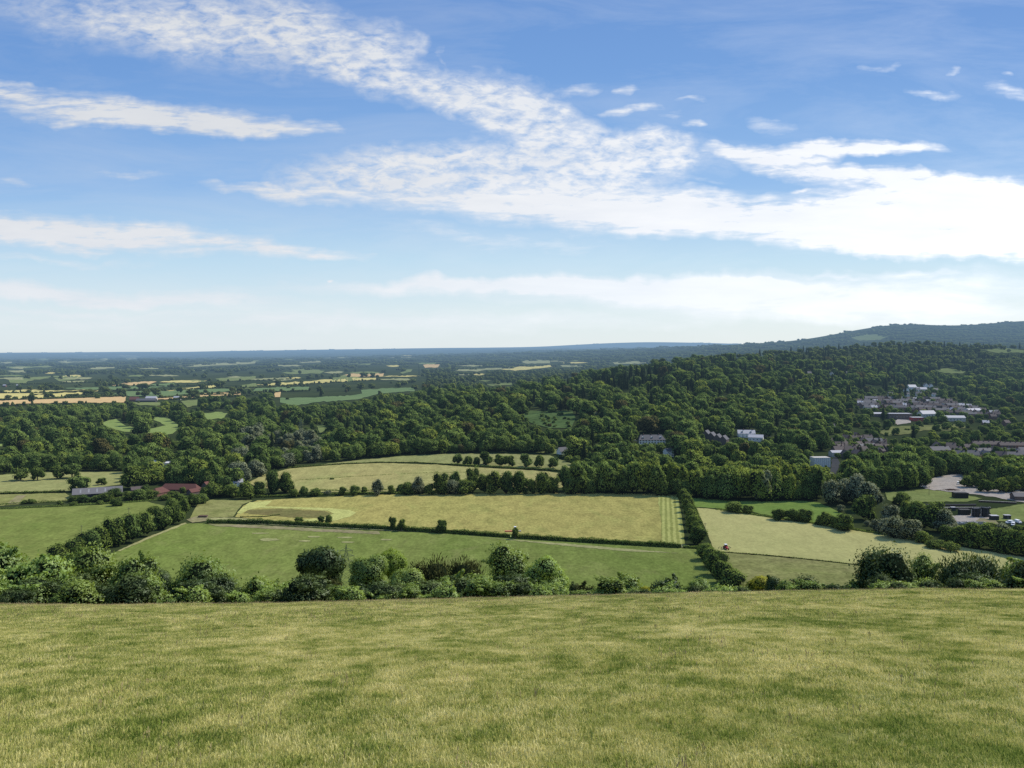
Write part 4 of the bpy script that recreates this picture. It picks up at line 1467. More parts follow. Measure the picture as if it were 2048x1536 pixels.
for i in range(len(cand)):
    if np.isnan(gp[i, 0]):
        continue
    px, py = cand[i]
    Yd = gp[i, 1]
    if inF[i] and rw.random() > .16:
        continue
    if inT[i] and rw.random() > .85:
        continue
    kind = 'wood'
    W = rw.choice([rw.uniform(8, 13), rw.uniform(13, 19), rw.uniform(18, 29)])
    H = min(25, max(11, W * rw.uniform(.75, 1.15)))
    if Yd > 4200:
        kind = 'clump'
        W = min(40 + (Yd - 4200) / 110, 190) * rw.uniform(.8, 1.5)
        H = rw.uniform(13, 21) + W * .04
    elif Yd > 2300:
        kind = 'mid'
        W = rw.uniform(16, 27)
        H = rw.uniform(14, 20)
    elif inT[i]:
        W, H = W * .68, H * .62
    if kind in ('wood', 'mid') and (inC[i] and rw.random() < .75 or (px > 1420 and py < 800 and rw.random() < .24) or (1040 < px < 1240 and 790 < py < 900 and rw.random() < .15) or rw.random() < .025):
        kind = 'conifer'
        W, H = rw.uniform(8, 11), rw.uniform(19, 27)
    elif inW[i] and rw.random() < .6:
        kind = 'willow'
    if Yd < 760:
        H = rw.uniform(17, 23)
    ok = False
    for k in (1, .72, .5):
        if (inT[i] and rw.random() < .12) or not covers(px, py, W * k * F / Yd, H * k * F / Yd):
            W, H, ok = W * k, H * k, True
            break
    if not ok:
        continue
    trees.append((kind, px, py, gp[i], W, H))
print('woodland plants', len(trees))


def wood_zone(px, py):
    if px > 1655 and py > 940:
        return 'in the tall tree belt above the works yard', 'tree belt above the works'
    if px > 1110 and py > 940:
        return 'in the dense tall tree belt behind the mown strip', 'tree belt behind the mown strip'
    if px < 470 and py > 890:
        return 'in the woodland around the farm barns', 'woodland around the farm'
    if px < 660:
        return 'in the woodland left of the upper hay field', 'woodland left of the hay field'
    if px < 1110:
        return 'in the wood edge above the upper hay field', 'wood edge above the hay field'
    if px < 1560:
        return 'on the foot of the wooded slope below the mansion', 'foot of the wooded slope'
    return 'among the houses below the churchyard', 'trees among the estate houses'


# the front rows of the woods: foliage down to the ground along the edges of the open land
EDGES = [([(1122, 988), (1200, 987), (1300, 990), (1400, 998), (1520, 1003), (1645, 1001)], 21, 27, 2), ([(1690, 986), (1760, 984), (1835, 977), (1850, 960), (1905, 946), (1960, 957), (2010, 974), (2100, 990)], 18, 23, 2),
         ([(1690, 968), (1760, 964), (1840, 955), (1905, 935), (1980, 942), (2100, 960)], 18, 23, 1),
         ([(452, 978), (492, 964), (520, 948), (566, 934), (640, 924), (700, 920), (800, 911), (905, 905), (1000, 904), (1110, 906)], 13, 19, 2), ([(1112, 914), (1150, 928), (1178, 950), (1190, 966)], 14, 20, 1),
         ([(-150, 944), (0, 944), (120, 940), (255, 941)], 13, 18, 2), ([(262, 955), (262, 968), (330, 968), (440, 974)], 12, 17, 2), ([(285, 945), (400, 950), (480, 950)], 13, 18, 2),
         ([(300, 934), (420, 930), (540, 925)], 13, 18, 1), ([(1200, 965), (1400, 972), (1560, 978), (1600, 976)], 20, 25, 1), ([(1230, 935), (1420, 945), (1600, 955)], 15, 20, 1)]
for poly, sp in TOWNS:
    xs_, ys_ = [p[0] for p in poly], [p[1] for p in poly]
    yy = min(ys_)
    while yy < max(ys_):
        xx = min(xs_) + rw.uniform(0, sp)
        while xx < max(xs_):
            if inside(poly, np.array([xx]), np.array([yy]))[0]:
                q = rw.uniform(5, 10)
                trees.append(('conifer' if rw.random() < .12 else 'wood', xx, yy, ground([xx], [yy])[0], q, q * rw.uniform(.9, 1.3)))
            xx += sp * rw.uniform(.5, 1.3)
        yy += sp * .33
for _ in range(26):
    xx, yy = rw.uniform(1052, 1146), rw.uniform(828, 856)
    q = rw.uniform(3, 7)
    trees.append(('wood', xx, yy, ground([xx], [yy])[0], q, q * .8))
BLD = [P for P in CLEAR if len(P) == 4]
for line, h0, h1, rows in EDGES:
    for rowk in range(rows):
        for (x0, y0), (x1, y1) in zip(line, line[1:]):
            d = math.hypot(x1 - x0, y1 - y0)
            g0 = G((x0 + x1) / 2, (y0 + y1) / 2)
            n = max(1, int(d / (13.0 * F / g0.y * .62)))
            for k in range(n):
                t = (k + rw.uniform(.1, .9)) / n
                px, py = x0 + (x1 - x0) * t, y0 + (y1 - y0) * t - rowk * 5 + rw.uniform(-1.5, 1)
                p = ground([px], [py])[0]
                W, H = rw.uniform(13, 20), rw.uniform(h0, h1)
                wp, hp = W * F / p[1], H * F / p[1]
                if rowk == 0 and rw.random() < .25:
                    W, H = W * .7, H * .6
                hit = any(inside(P, np.array([px, px - wp * .3, px + wp * .3]), np.array([py - hp * .85, py - hp * .6, py - hp * .6])).any() for P in BLD)
                if hit:
                    W, H = W * .6, H * .5
                trees.append(('willow' if (470 < px < 640 and rw.random() < .45) else 'wood', px, py, p, W, H))
near = sorted([t for t in trees if t[0] in ('wood', 'willow', 'conifer') and t[3][1] < 2300], key=lambda t: t[3][1])
nb = [t for t in near if t[0] == 'wood'][:285]
nw = [t for t in near if t[0] == 'willow'][:40]
nc = [t for t in near if t[0] == 'conifer'][:45]
single = {id(t) for t in nb + nw + nc}
for t in nb + nw + nc:
    kind, px, py, p, W, H = t
    z, gname = wood_zone(px, py)
    me = CONIF[rw.integers(3)] if kind == 'conifer' else WOOD[rw.integers(len(WOOD))]
    u = rw.random()
    if kind == 'willow':
        mat, ad, nm = LEAF_WILLOW, 'pale grey-green willow', 'willow_tree'
    elif kind == 'conifer':
        mat, ad, nm = LEAF_CONIFER, 'dark pointed conifer', 'conifer_tree'
    elif u < .18 or (py > 950 and 1300 < px < 1640 and u < .4):
        mat, ad, nm = LEAF_BRIGHT, 'bright green broadleaf tree', 'broadleaf_tree'
    elif u < .17:
        mat, ad, nm = LEAF_COPPER, 'brownish broadleaf tree', 'broadleaf_tree'
    else:
        mat, ad, nm = LEAF_WOOD, 'dark green broadleaf tree', 'broadleaf_tree'
    o = link(nm, me, None, (p[0], p[1], p[2] - .3), rw.uniform(0, 6.28), (W, W * rw.uniform(.85, 1.1), H), mat)
    tag(o, '%s %s' % (ad, z), 'tree', '%s, %ss' % (gname, ad))


def as_stuff(name, sel, meshes, mode):
    pts, rots, scl, idx = [], [], [], []
    for kind, px, py, p, W, H in sel:
        pts.append((p[0], p[1], p[2] - (.2 * H if mode == 'clump' else .4)))
        if mode == 'clump':
            rots.append((0, 0, rw.uniform(-.3, .3)))
            scl.append((W, W * .7, H * 1.0))
        else:
            rots.append((0, 0, rw.uniform(0, 6.28)))
            scl.append((W, W, H))
        idx.append(rw.integers(len(meshes)))
    return scatter_tree(name, pts, rots, scl, idx, meshes)


rest = [t for t in trees if id(t) not in single]


def with_mat(meshes, mat):
    r = []
    for me in meshes:
        c = me.copy()
        c.materials[0] = mat
        r.append(c)
    return r


rb = [t for t in rest if t[0] == 'wood']
lit = [t for i, t in enumerate(rb) if i % 7 == 3]  # share of the trees with the brighter green leaf
cop = [t for i, t in enumerate(rb) if i % 24 == 7]
sl = {id(t) for t in lit + cop}
as_stuff('woodland', [t for t in rb if id(t) not in sl], WOOD[:3] + WOOD[8:12] + WOOD[4:6], 'tree')
as_stuff('bright_woodland', lit, with_mat(WOOD[:3] + WOOD[8:10], LEAF_BRIGHT), 'tree')
as_stuff('brown_woodland', cop, with_mat(WOOD[:3], LEAF_COPPER), 'tree')
as_stuff('conifer_woodland', [t for t in rest if t[0] == 'conifer'], CONIF, 'tree')
as_stuff('willow_woodland', [t for t in rest if t[0] == 'willow'] or [near[0]], with_mat(WOOD[:3], LEAF_WILLOW), 'tree')
as_stuff('distant_woodland', [t for t in rest if t[0] == 'mid'], MID, 'tree')
as_stuff('far_woodland', [t for t in rest if t[0] == 'clump'], CLUMP, 'clump')

# trees standing in the far farmland (photo position of the foot, crown width in photo pixels)
FARTREES = [(63, 808, 13, 22), (96, 797, 20, 12), (176, 793, 24, 14), (213, 787, 18, 12), (204, 781, 14, 9), (243, 789, 18, 12), (276, 791, 10, 8), (291, 793, 20, 14), (312, 791, 20, 14), (287, 779, 26, 12), (252, 778, 18, 9), (234, 775, 7, 9),
            (360, 786, 13, 13), (385, 797, 28, 17), (404, 780, 16, 12), (412, 786, 10, 7), (440, 777, 24, 14), (465, 786, 14, 12), (480, 784, 14, 9), (345, 775, 10, 8), (38, 781, 12, 9), (60, 781, 12, 9), (94, 781, 10, 8), (118, 780, 16, 9), (152, 776, 8, 6),
            (54, 758, 12, 8), (121, 759, 8, 8), (137, 755, 9, 8), (140, 794, 14, 6), (152, 794, 12, 7), (16, 798, 14, 8), (30, 800, 12, 7), (532, 774, 9, 8), (556, 772, 14, 12), (603, 769, 8, 8), (543, 790, 14, 12), (760, 790, 10, 8),
            (600, 748, 8, 7), (622, 758, 8, 6), (634, 757, 9, 9), (645, 756, 8, 8), (662, 759, 10, 7), (677, 755, 10, 8), (698, 755, 9, 7), (728, 755, 18, 10), (745, 755, 12, 9), (755, 756, 8, 6), (575, 800, 8, 5)]
for px, py, wp, hp in FARTREES:
    p = G(px, py)
    W, H = wp * p.y / F, hp * p.y / F
    o = link('parkland_tree', FCROWN[rw.integers(4)], None, p - Vector((0, 0, .3)), rw.uniform(0, 6.28), (W, W, H * 1.1), LEAF_FAR)
    tag(o, 'lone dark tree standing among the far yellow and green crop fields', 'tree', 'lone trees in the far farmland')
# dark hedges between the far crops
hp_, hr, hs, hi = [], [], [], []
for line in ([(-120, 804), (0, 801), (85, 799), (252, 793)], [(0, 787), (120, 786)], [(198, 783), (320, 782), (430, 777), (515, 776), (618, 773)], [(85, 798), (160, 795), (250, 792)], [(222, 773), (348, 773), (430, 769)], [(320, 797), (400, 791), (485, 788)],
             [(505, 786), (620, 782)], [(505, 776), (640, 767)], [(0, 770), (150, 766), (300, 760)], [(430, 764), (640, 757)], [(-120, 815), (100, 811), (260, 810)], [(340, 800), (420, 796), (500, 792)], [(600, 770), (760, 760)]):
    for (x0, y0), (x1, y1) in zip(line, line[1:]):
        n = int(abs(x1 - x0) / 2.2) + 1
        for k in range(n):
            t = (k + rw.random()) / n
            if rw.random() < .16:
                continue
            g = ground([x0 + (x1 - x0) * t], [y0 + (y1 - y0) * t + .5])[0]
            hp_.append(g)
            hr.append((0, 0, rw.uniform(0, 6)))
            s = rw.uniform(.6, 1.5)
            hs.append((7 * s, 7 * s, 4.2 * s if rw.random() < .85 else 10))
            hi.append(rw.integers(len(MID)))
scatter_tree('far_hedgerows', hp_, hr, hs, hi, MID)
# ------------------------------------------------------------------ hedges, hedgerow shrubs, single field trees
def hedge(name, pts, w, h, dens, mat, label, size=.5, gaps=0.0, seed=1, lift=0.0):
    r = np.random.default_rng(seed)
    P = ground([p[0] for p in pts], [p[1] for p in pts])
    seg = np.linalg.norm(np.diff(P, axis=0), axis=1)
    L = seg.sum()
    n = int(L * dens)
    s = r.uniform(0, L, n)
    if gaps:
        s = s[np.sin(s * .11 + seed) + np.sin(s * .043) * .8 > gaps * 3 - 2.4]
        n = len(s)
    c = np.concatenate([[0], np.cumsum(seg)])
    cx = [np.interp(s, c, P[:, i]) for i in range(3)]
    d = np.stack([np.interp(s, c, np.gradient(P[:, i])) for i in range(2)], 1)
    d = d / np.maximum(np.linalg.norm(d, axis=1, keepdims=True), 1e-6)
    hv = h * (1 + .22 * np.sin(s * .23 + seed) * np.sin(s * .071 + 2) + .10 * np.sin(s * .9))
    a = r.uniform(-.15 * PI, 1.15 * PI, n)
    off = np.cos(a) * w / 2 * np.minimum(1, 1.2 - .3 * np.sin(a)) + r.normal(0, .1 * w, n)
    z = np.clip(np.sin(a), -.1, 1) * hv * r.uniform(.75, 1.05, n) + .2
    z = np.where(r.random(n) < .4, r.uniform(.1, 1, n) * hv, z)
    pos = np.stack([cx[0] - d[:, 1] * off, cx[1] + d[:, 0] * off, cx[2] + z + lift], 1)
    nn = unit(np.stack([-d[:, 1] * np.cos(a), d[:, 0] * np.cos(a), np.sin(a)], 1) + .6 * r.normal(size=(n, 3)))
    t = unit(np.cross(nn, r.normal(size=(n, 3))))
    b = np.cross(nn, t)
    q = size * r.uniform(.6, 1.5, n)[:, None]
    outw = np.stack([-d[:, 1] * np.cos(a), d[:, 0] * np.cos(a), np.clip(np.sin(a), .1, 1)], 1)
    b = np.where(((nn * outw).sum(1) < 0)[:, None], -b, b)
    v = np.stack([pos - t * q * .5, pos - b * q * .35, pos + t * q * .5, pos + b * q * .35], 1).reshape(-1, 3)
    f = np.arange(4 * n).reshape(n, 4)
    parts = [(v, f)]
    if not gaps:
        m = max(2, int(L / 2.5))
        ss = np.linspace(0, L, m)
        cc = np.stack([np.interp(ss, c, P[:, i]) for i in range(3)], 1)
        dd = unit(np.gradient(cc, axis=0) * np.array([1, 1, 0]))
        nrm = np.stack([-dd[:, 1], dd[:, 0], np.zeros(m)], 1) * w * .32
        top = np.array([0, 0, 1]) * (h * .72)
        ring = np.stack([cc - nrm, cc - nrm * .8 + top, cc + nrm * .8 + top, cc + nrm], 1).reshape(-1, 3)
        qf = []
        for i in range(m - 1):
            for j in range(3):
                qf.append([i * 4 + j, i * 4 + j + 1, (i + 1) * 4 + j + 1, (i + 1) * 4 + j])
        parts.append((ring, np.array(qf)))
    vv, ff = combine(parts)
    ctr = P.mean(0)
    mi = np.zeros(len(ff[0]), np.int32)
    mi[n:] = 1
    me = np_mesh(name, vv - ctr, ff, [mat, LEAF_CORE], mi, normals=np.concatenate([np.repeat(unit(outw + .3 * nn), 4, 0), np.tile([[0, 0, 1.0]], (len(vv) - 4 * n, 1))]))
    return tag(link(name, me, None, ctr), label, 'hedge')


hedge('clipped_hedge', [(414, 1047), (520, 1047), (640, 1053), (770, 1059), (900, 1067), (1040, 1077), (1200, 1087), (1362, 1096)], 2.6, 2.9, 85, LEAF_HEDGE, 'long dark clipped hedge between the hay field and the near pasture', .55, seed=3)
hedge('clipped_hedge', [(1366, 1096), (1400, 1098)], 2.2, 1.8, 60, LEAF_HEDGE, 'short low hedge joining the clipped hedge to the tall hedgerow', .5, seed=4)
hedge('field_hedge', [(575, 937), (680, 929), (760, 926), (830, 926), (900, 930)], 1.8, 1.4, 22, LEAF_HEDGE, 'thin low hedge along the back of the upper hay field', .6, seed=5)
hedge('field_hedge', [(900, 931), (1000, 937), (1090, 941), (1130, 944)], 2.6, 2.2, 30, LEAF_HEDGE, 'darker low hedge under the row of round trees at the upper hay field', .7, seed=6)
hedge('field_hedge', [(590, 961), (700, 954), (820, 947), (930, 945)], .9, .5, 8, LEAF_HEDGE, 'faint strip of taller weeds across the middle of the upper hay field', .5, gaps=.3, seed=7)
hedge('railway_hedge', [(420, 992), (520, 995), (590, 993), (700, 989), (800, 988), (900, 984)], 2.5, 1.8, 26, LEAF_HEDGE, 'scrubby hedge bank behind the hay field with bushes along it', .7, seed=8)
hedge('railway_hedge', [(620, 981), (720, 983), (830, 978), (900, 974)], 1.6, 1.3, 18, LEAF_HEDGE, 'thin weedy bank in front of the upper hay field', .6, gaps=.4, seed=9)
hedge('lane_hedge', [(-120, 1026), (0, 1019), (130, 1013), (250, 1006), (318, 1001)], 2.2, 1.3, 22, LEAF_HEDGE, 'low dark hedge along the top of the left pasture', .6, gaps=.25, seed=10)
hedge('lane_hedge', [(-120, 1014), (0, 1010), (130, 1003), (250, 996), (330, 990)], 2.0, 1.4, 18, LEAF_HEDGE, 'low hedge along the lane below the barns', .6, gaps=.3, seed=11)
hedge('meadow_hedge', [(-120, 992), (0, 989), (60, 987), (130, 985)], 3, 2.0, 28, LEAF_HEDGE, 'dark low hedge below the pale left meadow', .7, seed=12)
hedge('field_hedge', [(1432, 1104), (1540, 1112), (1640, 1122), (1745, 1134)], .9, .7, 12, LEAF_HEDGE, 'thin dark fence line of weeds below the cut meadow', .45, seed=13)
hedge('meadow_hedge', [(1432, 1019), (1500, 1029), (1600, 1043), (1700, 1058), (1800, 1075), (1900, 1092)], 3.5, 1.0, 22, LEAF_HEDGE, 'rough weedy margin along the upper side of the cut meadow', .6, gaps=.2, seed=14)
hedge('field_hedge', [(480, 1035), (530, 1034), (560, 1030)], 1.0, .8, 10, LEAF_HEDGE, 'short dark weedy strip inside the mown loop', .5, seed=15)


def shrub(px, py, wp, hp, mat, label, group=None, nm='hedgerow_shrub', meshes=None, trunk=False, cat='shrub'):
    p = G(px, py)
    W, H = wp * p.y / F, hp * p.y / F
    rz = rw.uniform(0, 6.28)
    if trunk:
        root = empty(nm, p - Vector((0, 0, .1)), rz)
        root.scale = (1, 1, 1)
        c = link('crown', FCROWN[rw.integers(4)], root, (0, 0, 0), 0, (W, W, H), mat)
        v, f = trunk_part(H * .55, .35 + W * .012, 7)
        link('trunk', np_mesh('trunk', v, [f], [BARK]), root)
        return tag(root, label, 'tree', group)
    meshes = meshes or SHRUB
    o = link(nm, meshes[rw.integers(len(meshes))], None, p - Vector((0, 0, .1)), rz, (W, W, H), mat)
    return tag(o, label, cat, group)


ORD = ['first', 'second', 'third', 'fourth', 'fifth', 'sixth', 'seventh', 'eighth', 'ninth', 'tenth', 'eleventh', 'twelfth', 'thirteenth', 'fourteenth', 'fifteenth', 'sixteenth', 'seventeenth', 'eighteenth', 'nineteenth', 'twentieth'] + ['twenty-' + q for q in 'first second third fourth fifth sixth seventh eighth ninth'.split()]
# the hedgerow of big bushes that slants down the left pasture
for i, (px, py, wp, hp) in enumerate(((405, 1007, 26, 20), (388, 1013, 30, 26), (362, 1016, 34, 30), (345, 1030, 34, 34), (368, 1034, 28, 38), (350, 1048, 34, 40), (325, 1058, 40, 44), (308, 1028, 34, 16), (287, 1072, 44, 48), (258, 1084, 50, 56), (228, 1092, 46, 58), (205, 1100, 44, 48), (180, 1110, 50, 50), (150, 1122, 50, 45), (118, 1130, 50, 42), (90, 1140, 46, 30))):
    shrub(px, py, wp, hp, LEAF_HEDGE if i % 3 else LEAF_WOOD, '%s bush from the barn end of the slanting left hedgerow' % ORD[i], 'slanting hedgerow of big bushes')
# the tall hedgerow between the hay field and the cut meadow
pts = [(1366, 996, 24, 22), (1369, 1004, 26, 26), (1374, 1014, 27, 27), (1377, 1025, 28, 28), (1380, 1037, 30, 30), (1384, 1049, 32, 31), (1387, 1062, 34, 33), (1391, 1076, 36, 36), (1396, 1090, 40, 38), (1408, 1106, 30, 18), (1412, 1120, 42, 34), (1424, 1135, 46, 40), (1436, 1152, 50, 46), (1450, 1168, 54, 46), (1466, 1182, 60, 44)]
for i, (px, py, wp, hp) in enumerate(pts):
    shrub(px, py, wp, hp, LEAF_HEDGE, '%s shrub from the far end of the tall field-dividing hedgerow' % ORD[i], 'tall hedgerow between the hay fields')
# single trees on the clipped hedge
for px, py, wp, hp, lb in ((597, 1046, 19, 13, 'low bushy tree on the clipped hedge, left of the small pair'), (642, 1047, 15, 16, 'left of the two touching small trees on the clipped hedge by the mown loop'), (657, 1047, 16, 18, 'right of the two touching small trees on the clipped hedge by the mown loop'),
                           (785, 1060, 17, 28, 'taller left tree of the mid-hedge pair on the clipped hedge'), (803, 1062, 19, 25, 'shorter right tree of the mid-hedge pair on the clipped hedge'), (883, 1066, 24, 27, 'single round tree on the clipped hedge left of the blue tractor'), (1031, 1078, 14, 24, 'thin little tree on the clipped hedge in front of the blue tractor')):
    shrub(px, py, wp, hp, LEAF_HEDGE, lb, None, 'field_tree', trunk=True)
# bushes along the bank behind the hay field
bank = [(492, 998, 34, 34), (520, 992, 30, 30), (545, 988, 34, 48), (572, 986, 36, 42), (588, 994, 22, 16), (607, 992, 20, 20), (630, 992, 26, 16), (655, 990, 18, 10), (685, 991, 18, 18), (709, 992, 22, 22), (728, 985, 16, 12), (756, 991, 26, 34), (782, 988, 16, 18), (800, 983, 20, 15), (815, 990, 34, 26), (838, 989, 32, 36), (858, 990, 24, 24), (882, 989, 36, 44), (910, 985, 30, 44), (905, 990, 30, 30), (930, 989, 40, 30), (945, 984, 32, 50), (965, 986, 24, 38), (990, 988, 40, 48), (1015, 988, 36, 46), (1040, 988, 36, 46), (1062, 988, 26, 30), (1085, 988, 40, 44), (1108, 987, 26, 34)]
for i, (px, py, wp, hp) in enumerate(bank):
    m = (LEAF_HEDGE, LEAF_WOOD, LEAF_HEDGE, LEAF_WILLOW)[i % 4] if hp < 40 else (LEAF_WOOD, LEAF_HEDGE)[i % 2]
    ad = {LEAF_HEDGE: 'green', LEAF_WOOD: 'dark', LEAF_WILLOW: 'greyish'}[m]
    sz = 'tall' if hp >= 34 else ('mid-sized' if hp >= 20 else 'small')
    shrub(px, py, wp, hp, m, '%s %s bush on the bank behind the hay field, %s from the cottage end' % (sz, ad, ORD[i]), 'bushes on the bank behind the hay field')
# round trees on the hedge behind the upper hay field
for i, (px, py, wp, hp) in enumerate(((915, 929, 22, 22), (935, 931, 20, 20), (953, 931, 16, 18), (972, 930, 28, 27), (1000, 933, 26, 25), (1018, 934, 24, 24), (1052, 934, 26, 27), (1078, 935, 22, 26), (1106, 937, 24, 23))):
    shrub(px, py, wp, hp, LEAF_HEDGE if i % 2 else LEAF_WOOD, '%s round tree from the left in the row behind the upper hay field' % ORD[i], 'row of round trees behind the upper hay field', 'field_tree', trunk=True)
# trees in the pale left meadow
for px, py, wp, hp, m, lb in ((8, 948, 30, 26, LEAF_WOOD, 'dark tree at the left edge of the pale meadow'), (41, 961, 36, 26, LEAF_WOOD, 'broad low oak standing in the pale left meadow'), (75, 961, 28, 28, LEAF_HEDGE, 'upright dark tree right of the broad low oak in the pale meadow'), (115, 958, 26, 28, LEAF_HEDGE, 'lighter loose tree at the back of the pale left meadow'),
                              (144, 956, 36, 30, LEAF_WOOD, 'round dark tree at the back of the pale left meadow'), (158, 983, 46, 32, LEAF_WOOD, 'big dark bushy tree at the left end of the grey-roofed barn'), (203, 970, 20, 15, LEAF_HEDGE, 'small round tree behind the grey-roofed barn'), (270, 978, 54, 46, LEAF_HEDGE, 'large round bright-topped tree between the two barns')):
    shrub(px, py, wp, hp, m, lb, None, 'meadow_tree', trunk=True)
farm = [(150, 1003, 26, 12), (165, 1004, 30, 14), (190, 1003, 28, 12), (212, 1003, 34, 20), (230, 994, 30, 18), (233, 1012, 26, 15), (262, 1000, 30, 18), (280, 1000, 36, 22), (303, 998, 30, 18), (330, 1000, 26, 12), (290, 992, 22, 22), (345, 996, 24, 14), (425, 996, 40, 32), (444, 992, 44, 40), (465, 994, 40, 26), (410, 990, 22, 16), (366, 986, 14, 12), (48, 1008, 16, 8), (64, 1007, 18, 10), (120, 1009, 14, 8), (146, 1011, 20, 8), (200, 1009, 16, 8)]
for i, (px, py, wp, hp) in enumerate(farm):
    shrub(px, py, wp, hp, (LEAF_HEDGE, LEAF_WOOD, LEAF_HEDGE)[i % 3], ('low bush on the lane below the barns' if py > 1000 else 'bush in the hedged farmyard around the barns'), 'lane bushes below the barns' if py > 1000 else 'farmyard bushes', 'garden_bush')
# right: bushes and willows below the tree belt
right = [(1470, 1025, 44, 22, 'd'), (1497, 1027, 26, 17, 'd'), (1560, 1040, 36, 24, 'd'), (1585, 1042, 34, 24, 'd'), (1612, 1044, 36, 26, 'd'), (1640, 1050, 24, 20, 'd'), (1655, 1053, 30, 30, 'd'), (1690, 1062, 44, 34, 'd'), (1672, 1056, 26, 24, 'd'),
         (1665, 1010, 46, 50, 'w'), (1690, 1006, 50, 48, 'w'), (1712, 1010, 50, 62, 'w'), (1740, 1022, 56, 60, 'w'), (1728, 1040, 50, 52, 'd'), (1767, 980, 22, 20, 'w'), (1681, 1025, 16, 16, 'w'), (1735, 1052, 16, 11, 'w'),
         (1802, 1010, 38, 26, 'd'), (1812, 1040, 30, 38, 'l'), (1782, 1050, 44, 40, 'w'), (1836, 1052, 50, 50, 'd'), (1862, 1062, 60, 60, 'd'), (1890, 1066, 54, 48, 'w'), (1768, 1066, 34, 30, 'w'), (1790, 1076, 56, 42, 'w'), (1820, 1080, 50, 42, 'w'), (1845, 1086, 36, 24, 'd'), (1755, 1062, 30, 24, 'w'),
         (1900, 1086, 44, 34, 'd'), (1925, 1090, 46, 40, 'd'), (1955, 1096, 56, 50, 'd'), (1985, 1100, 56, 48, 'd'), (2015, 1106, 56, 48, 'd'), (2045, 1112, 56, 50, 'd'), (2075, 1116, 56, 54, 'd'), (1905, 1076, 40, 26, 'w'), (1940, 1072, 40, 28, 'd'), (1975, 1074, 44, 30, 'd'), (2010, 1080, 44, 32, 'w'), (2040, 1084, 44, 34, 'd'), (1870, 1096, 40, 16, 'd'), (1900, 1102, 40, 18, 'd'),
         (1935, 975, 30, 24, 'd'), (1975, 985, 34, 26, 'd'), (2000, 985, 36, 30, 'l'), (2022, 984, 36, 32, 'd'), (1955, 975, 34, 30, 'd')]
for i, (px, py, wp, hp, k) in enumerate(right):
    m, ad = {'d': (LEAF_HEDGE, 'dark green bush'), 'w': (LEAF_WILLOW, 'grey-green willow'), 'l': (LEAF_BRIGHT, 'bright green bush')}[k]
    if px < 1700 and k == 'd':
        lb = '%s bush from the left along the upper margin of the cut meadow' % ORD[i]
        gr = 'bushes on the margin of the cut meadow'
    elif py > 1070 and px > 1860:
        lb, gr = '%s in the thicket between the cut meadow and the works' % ad, 'thicket between meadow and works, %s' % ad
    elif py < 990 and px > 1900:
        lb, gr = '%s behind the works yard' % ad, 'bushes behind the works yard, %s' % ad
    else:
        lb, gr = '%s in the stream-side clump left of the works' % ad, 'stream-side clump left of the works, %s' % ad
    shrub(px, py, wp, hp, m, lb, gr, 'willow_bush' if k == 'w' else 'thicket_bush')
shrub(664, 959, 10, 4, LEAF_HEDGE, 'tiny dark bush alone in the upper hay field', None, 'hawthorn_bush')
shrub(1102, 985, 12, 30, LEAF_HEDGE, 'slim poplar at the right end of the bank behind the hay field', None, 'poplar_tree', [POPLAR], cat='tree')
# ------------------------------------------------------------------ scrub below the brow
def big_plant(seed, kind, n, size, asp=.55, up=0.0, rough=.8, jit=.16, trunk=None):
    return plant('foliage', seed, kind, n, size, B_MID, asp, trunk, ICO2, .80, up=up, rough=rough, jit=jit)


FR = {
    'bush': [big_plant(700 + i, 'wild', 10000, .050) for i in range(4)],
    'fine': [big_plant(710 + i, 'wild', 14000, .034) for i in range(3)],
    'yew': [big_plant(720 + i, 'bush', 11000, .060, .22, up=.6, jit=.2) for i in range(2)],
    'oak': [big_plant(730 + i, 'oak', 13000, .036, .75, rough=.6, jit=.10) for i in range(3)],
    'round': [big_plant(740, 'round', 12000, .038, .7, jit=.09)],
    'tall': [big_plant(750 + i, 'wild', 12000, .036, jit=.24) for i in range(3)],
}
MATS = {'b': B_BRIGHT, 'm': B_MID, 'd': B_DARK, 'y': B_YEW, 'l': B_LIME, 'g': B_YELLOW}
